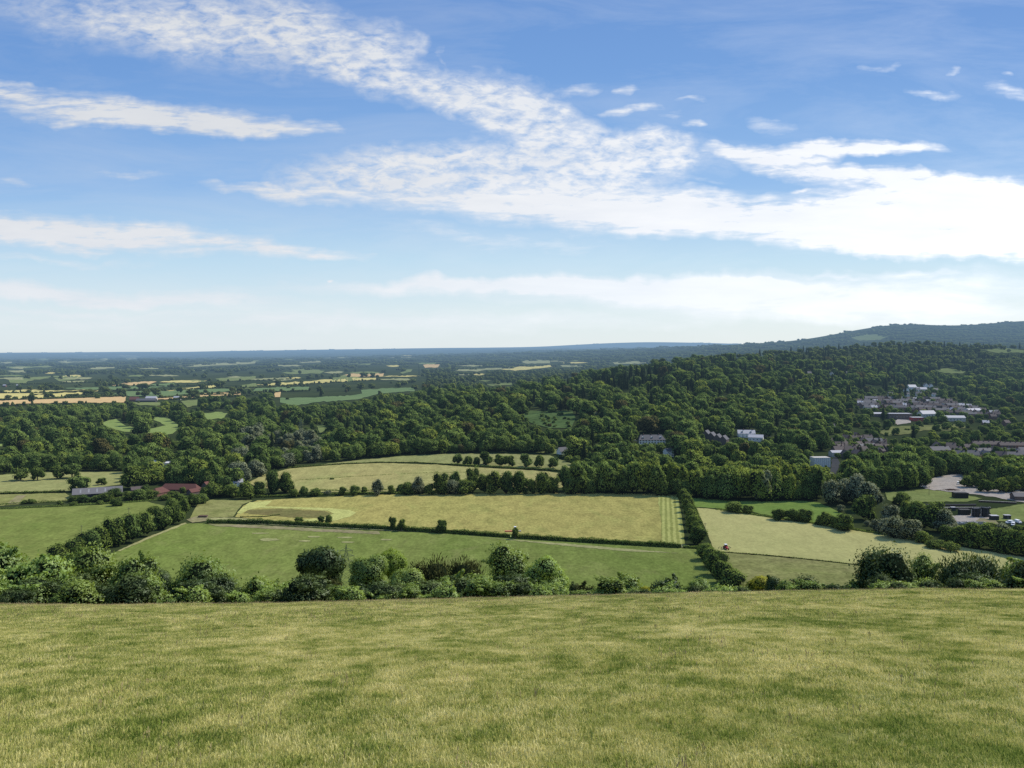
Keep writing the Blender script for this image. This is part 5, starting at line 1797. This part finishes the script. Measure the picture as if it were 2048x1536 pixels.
# photo box (left, right, top), distance, shape, leaf colour, name, label
FRONT = [
    (-60, 60, 1082, 62, 'bush', 'm', 'large leafy bush cut off by the left frame edge'),
    (10, 130, 1112, 58, 'bush', 'b', 'bright large-leaved bush leftmost along the brow'),
    (-70, 40, 1140, 57, 'bush', 'b', 'bright bush below the large leafy bush at the left edge'),
    (60, 150, 1150, 56, 'fine', 'b', 'low bright bush overlapping the foot of the bright leftmost bush'),
    (110, 235, 1096, 62, 'fine', 'm', 'big fine-leaved bush right of the bright leftmost bush'),
    (195, 312, 1103, 61, 'fine', 'm', 'big fine-leaved bush below the slanting hedgerow, right of its twin'),
    (120, 200, 1148, 57, 'fine', 'd', 'dark low bush in front of the big fine-leaved pair'),
    (225, 305, 1150, 58, 'fine', 'm', 'low bush at the right foot of the big fine-leaved pair'),
    (296, 345, 1140, 75, 'oak', 'd', 'small dark tree top between the fine-leaved bush and the pointed dark bush'),
    (300, 385, 1158, 60, 'bush', 'd', 'dark low bush left of the pointed dark bush'),
    (352, 470, 1118, 60, 'tall', 'm', 'pointed bush with a ragged top and glossy leaves'),
    (372, 478, 1148, 57, 'fine', 'd', 'dark wide bush at the foot of the pointed ragged bush'),
    (468, 555, 1150, 60, 'bush', 'm', 'rounded bush between the pointed ragged bush and the dark oak'),
    (535, 610, 1162, 66, 'bush', 'b', 'bright bush at the left foot of the dark oak'),
    (500, 570, 1178, 57, 'fine', 'm', 'low bush in front of the rounded bush'),
    (594, 692, 1094, 112, 'oak', 'd', 'tall very dark oak left of the pylon'),
    (612, 690, 1150, 92, 'fine', 'y', 'olive bush under the dark oak'),
    (575, 620, 1184, 60, 'bush', 'b', 'small pale sapling bush at the foot of the dark oak'),
    (605, 700, 1182, 60, 'fine', 'b', 'low light bush in front of the dark oak'),
    (685, 762, 1176, 60, 'fine', 'm', 'low bush in front of the pylon'),
    (704, 772, 1114, 98, 'oak', 'm', 'loose spotty-leaved tree between the pylon and the lime green tree'),
    (760, 813, 1101, 105, 'round', 'l', 'round lime green tree'),
    (738, 800, 1190, 58, 'fine', 'b', 'low bush on the brow below the loose spotty tree'),
    (772, 850, 1140, 84, 'oak', 'm', 'bushy tree in front of the lime green tree'),
    (802, 905, 1122, 125, 'yew', 'y', 'brownish dark yew thicket right of the lime green tree'),
    (775, 835, 1172, 62, 'bush', 'b', 'bush with bright tips below the lime green tree'),
    (830, 905, 1162, 64, 'bush', 'm', 'leafy bush in front of the brownish yew thicket'),
    (800, 880, 1186, 58, 'fine', 'd', 'dark low bush on the brow below the leafy bush'),
    (895, 985, 1122, 118, 'yew', 'y', 'dark spiky yew left of the tall lit tree'),
    (855, 925, 1158, 78, 'fine', 'm', 'greyish bush between the two yews'),
    (880, 960, 1172, 62, 'fine', 'b', 'light olive bush below the dark spiky yew'),
    (915, 1000, 1146, 72, 'bush', 'm', 'big leafy bush at the left foot of the tall lit tree'),
    (972, 1066, 1088, 98, 'tall', 'm', 'tall leafy tree lit on its top at the middle of the brow'),
    (960, 1040, 1176, 60, 'bush', 'm', 'low bush under the tall leafy tree'),
    (1052, 1134, 1112, 92, 'oak', 'b', 'second tall tree with feathery bright top right of the tall leafy tree'),
    (1086, 1140, 1164, 72, 'bush', 'b', 'bright skirt bush at the right foot of the feathery-topped tree'),
    (1120, 1180, 1160, 74, 'fine', 'd', 'dark bush right of the feathery-topped tree'),
    (1140, 1232, 1166, 66, 'fine', 'y', 'low olive thicket in the middle of the brow'),
    (1170, 1235, 1176, 60, 'fine', 'm', 'low bush in front of the olive thicket'),
    (1222, 1292, 1147, 70, 'bush', 'm', 'pointed bush right of the olive thicket'),
    (1276, 1306, 1172, 66, 'bush', 'g', 'small yellow-green bush between two pointed bushes'),
    (1294, 1362, 1154, 70, 'bush', 'd', 'darker pointed bush right of the small yellow-green bush'),
    (1240, 1300, 1180, 59, 'fine', 'b', 'low bush on the brow below the pointed bush'),
    (1340, 1384, 1176, 62, 'bush', 'b', 'little bright bush right of the darker pointed bush'),
    (1366, 1420, 1162, 70, 'oak', 'm', 'round-topped bush left of the bright yellow bush'),
    (1390, 1434, 1180, 60, 'bush', 'g', 'bright yellow bush left of the tall hedgerow foot'),
    (1424, 1484, 1170, 66, 'bush', 'b', 'light green bush at the foot of the tall hedgerow'),
    (1460, 1512, 1178, 62, 'fine', 'b', 'low light bush right of the tall hedgerow foot'),
    (1498, 1552, 1152, 70, 'oak', 'g', 'yellow-leaved bush right of the tall hedgerow'),
    (1528, 1566, 1152, 66, 'bush', 'd', 'dark bush right of the yellow-leaved bush'),
    (1556, 1596, 1160, 64, 'bush', 'm', 'small bush left of the round dark bush'),
    (1586, 1652, 1152, 62, 'fine', 'd', 'round dark bush alone on the right brow'),
    (1642, 1690, 1166, 62, 'bush', 'm', 'thin loose bush right of the round dark bush'),
    (1680, 1728, 1162, 62, 'bush', 'm', 'loose sapling left of the big dark right bush'),
    (1722, 1836, 1100, 62, 'tall', 'd', 'big dark pointed bush on the right brow'),
    (1736, 1790, 1150, 58, 'fine', 'd', 'dark skirt of foliage at the left foot of the big pointed bush'),
    (1826, 1880, 1110, 66, 'tall', 'm', 'narrow upright bush between the pointed bush and the black bush'),
    (1822, 1880, 1158, 60, 'fine', 'b', 'low light bush between the pointed bush and the black bush'),
    (1868, 1998, 1112, 61, 'yew', 'd', 'wide nearly black bush on the right brow'),
    (1985, 2085, 1122, 64, 'bush', 'm', 'bush cut off by the right frame edge'),
    (1975, 2030, 1160, 59, 'fine', 'y', 'olive low bush right of the wide black bush'),
]
rf = np.random.default_rng(5)
for x0, x1, yt, Yd, kind, mk, lb in FRONT:
    cx = (x0 + x1) / 2
    sx, sz = ray([cx], [yt])
    x, ztop = float(sx[0]) * Yd, ZC + float(sz[0]) * Yd
    z0 = float(height(np.array([x]), np.array([float(Yd)]))[0]) - .2
    W = (x1 - x0) * Yd / F * 1.15
    H = max(1.0, ztop - z0)
    me = FR[kind][rf.integers(len(FR[kind]))]
    tree = kind in ('oak', 'round', 'tall') and Yd > 80
    nm = 'oak_tree' if kind == 'oak' and tree else ('lime_tree' if kind == 'round' else ('broadleaf_tree' if tree else ('yew_bush' if kind == 'yew' else 'hillside_bush')))
    rz = rf.uniform(0, 6.28)
    root = empty(nm, (x, Yd, z0), rz)
    hc = min(H, W * rf.uniform(1.0, 1.2))
    link('crown' if tree else 'foliage', me, root, (0, 0, H - hc), 0, (W, W, hc), MATS[mk])
    if tree:
        v, f = trunk_part(H - hc * .5, .3, 8)
        link('trunk', np_mesh('trunk', v, [f], [BARK]), root)
    else:
        m = MB()
        for k in range(5):
            a = 2 * PI * k / 5
            m.bar((.1 * math.cos(a), .1 * math.sin(a), -.3), (.22 * W * math.cos(a), .22 * W * math.sin(a), H - hc * .5), .05, .02, 5)
        m.build('stem', BARK, root)
    tag(root, lb, 'tree' if tree else 'bush')

# rough ground cover closing the gaps at the foot of the bushes
n = 700
xs = rf.uniform(-46, 50, n)
ys = rf.uniform(47, 66, n)
P = np.stack([xs, ys, height(xs, ys) - .15], 1)
s = rf.uniform(.6, 1.6, n) * rf.choice([1, 1, 1.5], n) * np.where((xs > 3) & (xs < 26), .68, 1.1)
scatter_tree('undergrowth', P, np.stack([np.zeros(n), np.zeros(n), rf.uniform(0, 6, n)], 1), np.stack([s * 1.2, s * 1.2, s * .85], 1), rf.integers(0, 3, n),
             [plant('scrub', 760 + i, 'wild', 3200, .06, (B_MID, B_DARK, B_BRIGHT)[i], .5) for i in range(3)])

# ------------------------------------------------------------------ grass on the brow
def grass_mat(name, cols):
    m, n = new_mat(name)
    pos = n('ShaderNodeNewGeometry').outputs['Position']
    rnd = n('ShaderNodeObjectInfo').outputs['Random']
    mp = n('ShaderNodeMapping', ins={'Vector': pos, 'Scale': (.95, .52, 0)})
    a = n.noise(mp.outputs[0], .42, 6, .68, .6)
    b = n.math('MULTIPLY_ADD', n.noise(pos, 14.0, 3, .7), .45, n.math('MULTIPLY', n.noise(mp.outputs[0], 2.6, 4, .65), .55))
    f = n.math('ADD', n.math('MULTIPLY_ADD', a, 1.9, -.61), n.math('MULTIPLY_ADD', b, 2.7, -1.32))
    f = n.math('ADD', f, n.math('MULTIPLY_ADD', rnd, .55, -.12), clamp=True)
    c = n.ramp(f, cols)
    df = n('ShaderNodeBsdfDiffuse', ins={'Color': c})
    tr = n('ShaderNodeBsdfTranslucent', ins={'Color': c})
    mx = n('ShaderNodeMixShader', ins={0: .35, 1: df.outputs[0], 2: tr.outputs[0]})
    return finish(m, n, mx.outputs[0])


GRASS = grass_mat('turf_blades', [(0, (.150, .210, .038)), (.28, (.315, .355, .078)), (.56, (.560, .525, .170)), (1, (.830, .740, .330))])
SEED = grass_mat('seed_heads', [(0, (.30, .27, .11)), (.5, (.50, .41, .20)), (1, (.64, .50, .29))])


def tuft(seed, n, h, w, spread, mat, lean=.5):
    r = np.random.default_rng(seed)
    vs, fs = [], []
    for i in range(n):
        a, q = r.uniform(0, 6.28), spread * math.sqrt(r.random())
        x, y = q * math.cos(a), q * math.sin(a)
        b = r.uniform(0, 6.28)
        l = h * r.uniform(.5, 1.15)
        lx, ly = math.cos(b) * l * lean * r.uniform(.2, 1), math.sin(b) * l * lean * r.uniform(.2, 1)
        c = r.uniform(0, 6.28)
        ux, uy = math.cos(c) * w / 2, math.sin(c) * w / 2
        k = len(vs)
        vs += [(x - ux, y - uy, -.02), (x + ux, y + uy, -.02), (x + lx * .4 + ux * .8, y + ly * .4 + uy * .8, l * .6), (x + lx * .4 - ux * .8, y + ly * .4 - uy * .8, l * .6), (x + lx, y + ly, l * .95)]
        fs += [(k, k + 1, k + 2, k + 3), (k + 3, k + 2, k + 4)]
    me = bpy.data.meshes.new('tuft')
    me.from_pydata(vs, [], fs)
    me.materials.append(mat)
    return me


def stalks(seed, n, h, spread, mat):
    r = np.random.default_rng(seed)
    m = MB()
    for i in range(n):
        a, q = r.uniform(0, 6.28), spread * math.sqrt(r.random())
        x, y = q * math.cos(a), q * math.sin(a)
        l = h * r.uniform(.6, 1.1)
        dx, dy = r.normal(0, .12 * l), r.normal(0, .12 * l)
        m.bar((x, y, 0), (x + dx, y + dy, l * .75), .0025, .0018, 3)
        m.bar((x + dx, y + dy, l * .75), (x + dx * 1.4, y + dy * 1.4, l), .006, .002, 3)
    return m.mesh('seed_stalks', mat)


T1 = [tuft(800 + i, 170, .040, .0062, .215, GRASS, .9) for i in range(4)]
T2 = [tuft(820 + i, 150, .052, .009, .28, GRASS, .85) for i in range(3)]
SS = [stalks(840 + i, 7, .12, .25, SEED) for i in range(4)]


def lawn(name, dens_pts, meshes, smin, smax):
    P = dens_pts
    n = len(P)
    s = rf.uniform(smin, smax, n)
    ns = _vnoise(P[:, 0] * .7, P[:, 1] * .7, 21)
    s = s * np.clip(1 + .3 * ns, .72, 1.4)
    a, b = -np.arctan(.2147 + .002 * np.minimum(P[:, 1], 50)) + rf.normal(0, .06, n), rf.uniform(0, 6.28, n)
    eul = np.stack([np.arctan2(np.sin(a) * np.cos(b), np.cos(a)), -np.arcsin(np.sin(a) * np.sin(b)), np.arctan2(np.cos(a) * np.sin(b), np.cos(b))], 1)
    return scatter_tree(name, P, eul, np.stack([s, s, s * rf.uniform(.8, 1.2, n)], 1), rf.integers(0, len(meshes), n), meshes)


def spots(y0, y1, dens):
    out = []
    ys = np.arange(y0, y1, 1.0)
    for y in ys:
        hw = .68 * y + 3
        q = 1 / math.sqrt(dens(y))
        gx, gy = np.meshgrid(np.arange(-hw, hw, q), np.arange(y, y + .999, q))
        xx = gx.ravel() + rf.uniform(-.55, .55, gx.size) * q
        yy = gy.ravel() + rf.uniform(-.55, .55, gx.size) * q
        out.append(np.stack([xx, yy, height(xx, yy)], 1))
    return np.concatenate(out)


lawn('short_turf', spots(3, 22, lambda y: 34), T1, .75, 1.25)
lawn('long_turf', spots(18, 47, lambda y: 22), T2, .8, 1.3)
lawn('seed_grass', spots(5, 48, lambda y: .8 + max(0, (y - 14) / 34) ** 2 * 13), SS, .6, 1.15)
# ------------------------------------------------------------------ sky, sun, camera
SUN_AZ, SUN_EL = math.radians(66), math.radians(50)
world = bpy.data.worlds.new('World')
scene.world = world
world.use_nodes = True
wt = world.node_tree
wt.nodes.clear()
w = N(wt)
sky = w('ShaderNodeTexSky', sky_type='NISHITA', sun_disc=False, sun_elevation=SUN_EL, sun_rotation=SUN_AZ, altitude=120, air_density=1.0, dust_density=.6, ozone_density=2.5)
tc = w('ShaderNodeTexCoord').outputs['Generated']
sp = w('ShaderNodeSeparateXYZ', ins={0: tc})
sx, sy, sz = sp.outputs
ay = w.math('MAXIMUM', w.math('ABSOLUTE', sy), .08)
U = w.math('DIVIDE', sx, ay)
V = w.math('DIVIDE', sz, ay)
# cloud layer seen in perspective: a plane overhead
zz = w.math('ADD', w.math('MAXIMUM', sz, 0.0), .05)
cp = w('ShaderNodeCombineXYZ', ins={0: w.math('DIVIDE', sx, zz), 1: w.math('DIVIDE', sy, zz), 2: 0.0}).outputs[0]
uv = w('ShaderNodeCombineXYZ', ins={0: U, 1: V, 2: 0.0}).outputs[0]
# ragged outlines
wn = w('ShaderNodeTexNoise', ins={'Vector': uv, 'Scale': 6.0, 'Detail': 4.0})
off = w('ShaderNodeVectorMath', operation='SUBTRACT', ins={0: wn.outputs['Color'], 1: (.5, .5, .5)})
off2 = w('ShaderNodeVectorMath', operation='MULTIPLY', ins={0: off.outputs[0], 1: (.16, .045, 0)})
wn2 = w('ShaderNodeTexNoise', ins={'Vector': uv, 'Scale': 34.0, 'Detail': 3.0})
off3 = w('ShaderNodeVectorMath', operation='MULTIPLY', ins={0: w('ShaderNodeVectorMath', operation='SUBTRACT', ins={0: wn2.outputs['Color'], 1: (.5, .5, .5)}).outputs[0], 1: (.05, .018, 0)})
uvw = w('ShaderNodeVectorMath', operation='ADD', ins={0: uv, 1: off2.outputs[0]}).outputs[0]
uvw = w('ShaderNodeVectorMath', operation='ADD', ins={0: uvw, 1: off3.outputs[0]}).outputs[0]


def UVp(px, py):
    a, b = ray([px], [py])
    return float(a[0]), float(b[0])


def blobs(lst):
    acc = None
    for (cx, cy, rx, ry, an, st) in lst:
        a, b = UVp(cx, cy)
        mp = w('ShaderNodeMapping', vector_type='TEXTURE', ins={'Vector': uvw, 'Location': (a, b, 0), 'Rotation': (0, 0, math.radians(-an)), 'Scale': (rx / F, ry / F, 1)})
        g = w('ShaderNodeTexGradient', gradient_type='SPHERICAL', ins={'Vector': mp.outputs[0]}).outputs['Fac']
        v = w.math('MULTIPLY', g, st)
        acc = v if acc is None else w.math('ADD', acc, v)
    return acc


# smooth streaks and sheets
STREAK = [(120, 205, 330, 42, 7, .9), (330, 240, 330, 36, 4, 1.2), (480, 262, 230, 26, 3, .9), (0, 175, 150, 26, 6, .7),
          (60, 455, 330, 46, 3, 1.2), (300, 475, 420, 36, 4, 1.0), (600, 497, 260, 15, 4, .7), (120, 515, 330, 14, 1, .4),
          (230, 352, 130, 16, 3, .5), (30, 355, 70, 22, 5, .4),
          (1500, 440, 620, 56, 5, 1.9), (1850, 440, 420, 82, 2, 2.2), (2060, 440, 330, 90, 2, 2.2), (1150, 430, 380, 44, 5, 1.3), (800, 405, 420, 28, 4, .9), (560, 380, 240, 14, 2, .6),
          (1590, 302, 290, 26, -1, 1.3), (1740, 298, 170, 18, 1, 1.0), (1560, 335, 160, 28, 8, 1.3), (1700, 345, 220, 26, 8, 1.3), (1880, 372, 240, 28, 3, 1.3), (1430, 300, 70, 20, 8, .8),
          (1300, 365, 160, 10, 2, .7), (1610, 378, 40, 6, -5, .8), (1720, 400, 80, 10, -6, .8),
          (1240, 216, 64, 14, -6, .9), (1345, 247, 36, 10, -4, .9), (1360, 197, 56, 10, -5, .7), (1230, 178, 36, 12, -8, .6), (1140, 180, 60, 16, -12, .6), (1570, 244, 86, 22, 4, .6), (1855, 194, 90, 14, 3, .7), (2020, 190, 70, 24, 12, .7), (2030, 155, 40, 8, 0, .4), (1762, 134, 36, 12, -6, .5), (1895, 148, 34, 12, -10, .5), (1300, 230, 60, 14, -5, .4), (870, 115, 36, 10, 40, .4),
          (900, 470, 220, 30, 6, .30), (1100, 490, 300, 26, 2, .3), (672, 560, 14, 5, 0, 1.2)]
RIPPLE = [(200, 30, 340, 70, 8, .6), (480, 60, 330, 100, 12, .8), (660, 70, 190, 90, 20, .95), (780, 95, 70, 60, 50, .5), (800, 175, 220, 44, 14, .7), (930, 200, 170, 60, 18, 1.1), (1060, 230, 170, 52, 14, 1.2), (1020, 180, 120, 40, 20, .8),
          (1000, 330, 520, 70, -2, 1.0), (1180, 320, 190, 80, 2, 1.2), (1000, 395, 480, 60, 3, 1.1), (780, 345, 260, 55, -6, .6), (1280, 300, 90, 50, 10, 1.0), (1150, 410, 330, 50, 5, 1.4)]
LOW = [(100, 580, 560, 26, 2, .8), (250, 600, 620, 18, 1, .5), (60, 620, 360, 10, 1, .4), (850, 570, 420, 22, -1, .6), (1200, 565, 360, 30, 1, 1.0), (1350, 590, 620, 40, 2, .8), (1700, 600, 620, 60, 2, .8), (1500, 566, 140, 8, 2, .5), (1650, 550, 110, 7, 0, .5), (1800, 541, 150, 9, 1, .5), (1900, 560, 420, 40, 0, .5), (700, 640, 1400, 30, 0, .5)]
bs, br, bl = blobs(STREAK), blobs(RIPPLE), blobs(LOW)
mpS = w('ShaderNodeMapping', ins={'Vector': uv, 'Rotation': (0, 0, math.radians(4)), 'Scale': (1, 5.5, 1)}).outputs[0]
nS = w.noise(mpS, 7.0, 7, .62, .3)
nS2 = w.noise(mpS, 26.0, 5, .6, .2)
mpR = w('ShaderNodeMapping', ins={'Vector': uv, 'Rotation': (0, 0, math.radians(12)), 'Scale': (1, 2.4, 1)}).outputs[0]
nR = w.noise(mpR, 30.0, 4, .58, .6)
nR2 = w.noise(mpR, 64.0, 3, .6, .3)
nb_ = w.math('ADD', w.math('MULTIPLY', nR, .62), w.math('MULTIPLY', nR2, .38))
cs = w.math('MULTIPLY_ADD', w.math('MULTIPLY', bs, w.math('ADD', w.math('MULTIPLY_ADD', nS, 1.9, -.6), w.math('MULTIPLY_ADD', nS2, 1.7, -.35))), 1.2, -.10)
cs = w.math('MULTIPLY', cs, w.math('MULTIPLY_ADD', nS2, 1.3, .32), clamp=True)
cr = w.math('MULTIPLY', w.math('MINIMUM', w.math('MULTIPLY', br, 1.5), 1.25), w.math('MULTIPLY_ADD', nb_, 4.6, -1.65))
cr = w.math('MULTIPLY', cr, .66, clamp=True)
veil = w.math('MULTIPLY', w.math('MINIMUM', br, 1.0), .24)
cl = w.math('MULTIPLY', w.math('MULTIPLY_ADD', bl, w.math('MULTIPLY_ADD', nS, 2.4, -.3), -.05), 1.3)
cl = w.math('MINIMUM', w.math('MAXIMUM', cl, 0.0), .85)
cirr = w.math('MULTIPLY', w.math('MULTIPLY_ADD', w.noise(mpS, 3.0, 6, .65, .5), 2.6, -1.1, clamp=True), .24)
dens = w.math('MAXIMUM', w.math('MAXIMUM', cs, w.math('ADD', cr, veil, clamp=True)), w.math('MAXIMUM', cl, cirr))
dens = w.math('MINIMUM', dens, 1.0)
# base sky colour: the physical sky, pulled toward the clear summer blue and the milky horizon of the day
hz = w.math('MULTIPLY_ADD', V, 1 / .42, 0.0, clamp=True)
grad = w.ramp(hz, [(0.0, (.800, .900, .955)), (.10, (.750, .885, .960)), (.24, (.560, .775, .945)), (.45, (.290, .515, .870)), (.75, (.175, .370, .760)), (1.0, (.145, .315, .700))])
rt = w.math('MULTIPLY_ADD', U, .9, .25, clamp=True)
warm = w.mix(w.math('MULTIPLY', rt, w.math('MULTIPLY_ADD', V, -2.2, .9, clamp=True)), (1, 1, 1), (1.16, 1.10, 1.02))
grad = w.mix(1.0, grad, warm, 'MULTIPLY')
SKY_S = .10
base = w.mix(.80, sky.outputs[0], w('ShaderNodeVectorMath', operation='SCALE', ins={0: grad, 'Scale': 1 / SKY_S}).outputs[0])
shade = w.mix(w.math('MULTIPLY_ADD', nS, 1.6, -.3, clamp=True), (.80, .85, .93), (.97, .99, 1.02))
lum = w.math('ADD', w.math('MULTIPLY_ADD', rt, .42, .80), w.math('MULTIPLY_ADD', hz, -.28, .14, clamp=True))
cc = w('ShaderNodeVectorMath', operation='SCALE', ins={0: shade, 'Scale': w.math('MULTIPLY', lum, 1 / SKY_S)}).outputs[0]
col = w.mix(dens, base, cc)
# below the horizon
dn = w.math('MULTIPLY_ADD', sz, -14.0, .0, clamp=True)
col = w.mix(dn, col, (1.2, 1.5, 1.2))
bg = w('ShaderNodeBackground', ins={'Color': col, 'Strength': SKY_S})
wo = w('ShaderNodeOutputWorld')
wt.links.new(bg.outputs[0], wo.inputs['Surface'])
world.cycles.sampling_method = 'MANUAL'
world.cycles.sample_map_resolution = 512

sd = Vector((math.sin(SUN_AZ) * math.cos(SUN_EL), math.cos(SUN_AZ) * math.cos(SUN_EL), math.sin(SUN_EL)))
sl_ = bpy.data.lights.new('sun', 'SUN')
sl_.energy = 5.0
sl_.angle = math.radians(.5)
sl_.color = (1.0, .95, .86)
so = bpy.data.objects.new('sun', sl_)
COL.objects.link(so)
so.rotation_euler = sd.to_track_quat('Z', 'Y').to_euler()
so.location = (60, 60, 200)

cam = bpy.data.cameras.new('camera')
cam.sensor_fit = 'HORIZONTAL'
cam.sensor_width = 36
cam.lens = 36 * F / 2048
cam.clip_start = .1
cam.clip_end = 80000
co = bpy.data.objects.new('camera', cam)
COL.objects.link(co)
co.location = (0, 0, ZC)
co.rotation_euler = (PI / 2 - TH, 0, 0)
scene.camera = co

scene.view_settings.view_transform = 'Standard'
scene.view_settings.look = 'None'
scene.view_settings.exposure = 0
scene.view_settings.gamma = 1
scene.render.engine = 'CYCLES'
c = scene.cycles
c.max_bounces = 5
c.diffuse_bounces = 2
c.glossy_bounces = 2
c.transmission_bounces = 3
c.transparent_max_bounces = 4
c.sample_clamp_indirect = 4
c.use_denoising = False
c.use_adaptive_sampling = False
scene.render.film_transparent = False
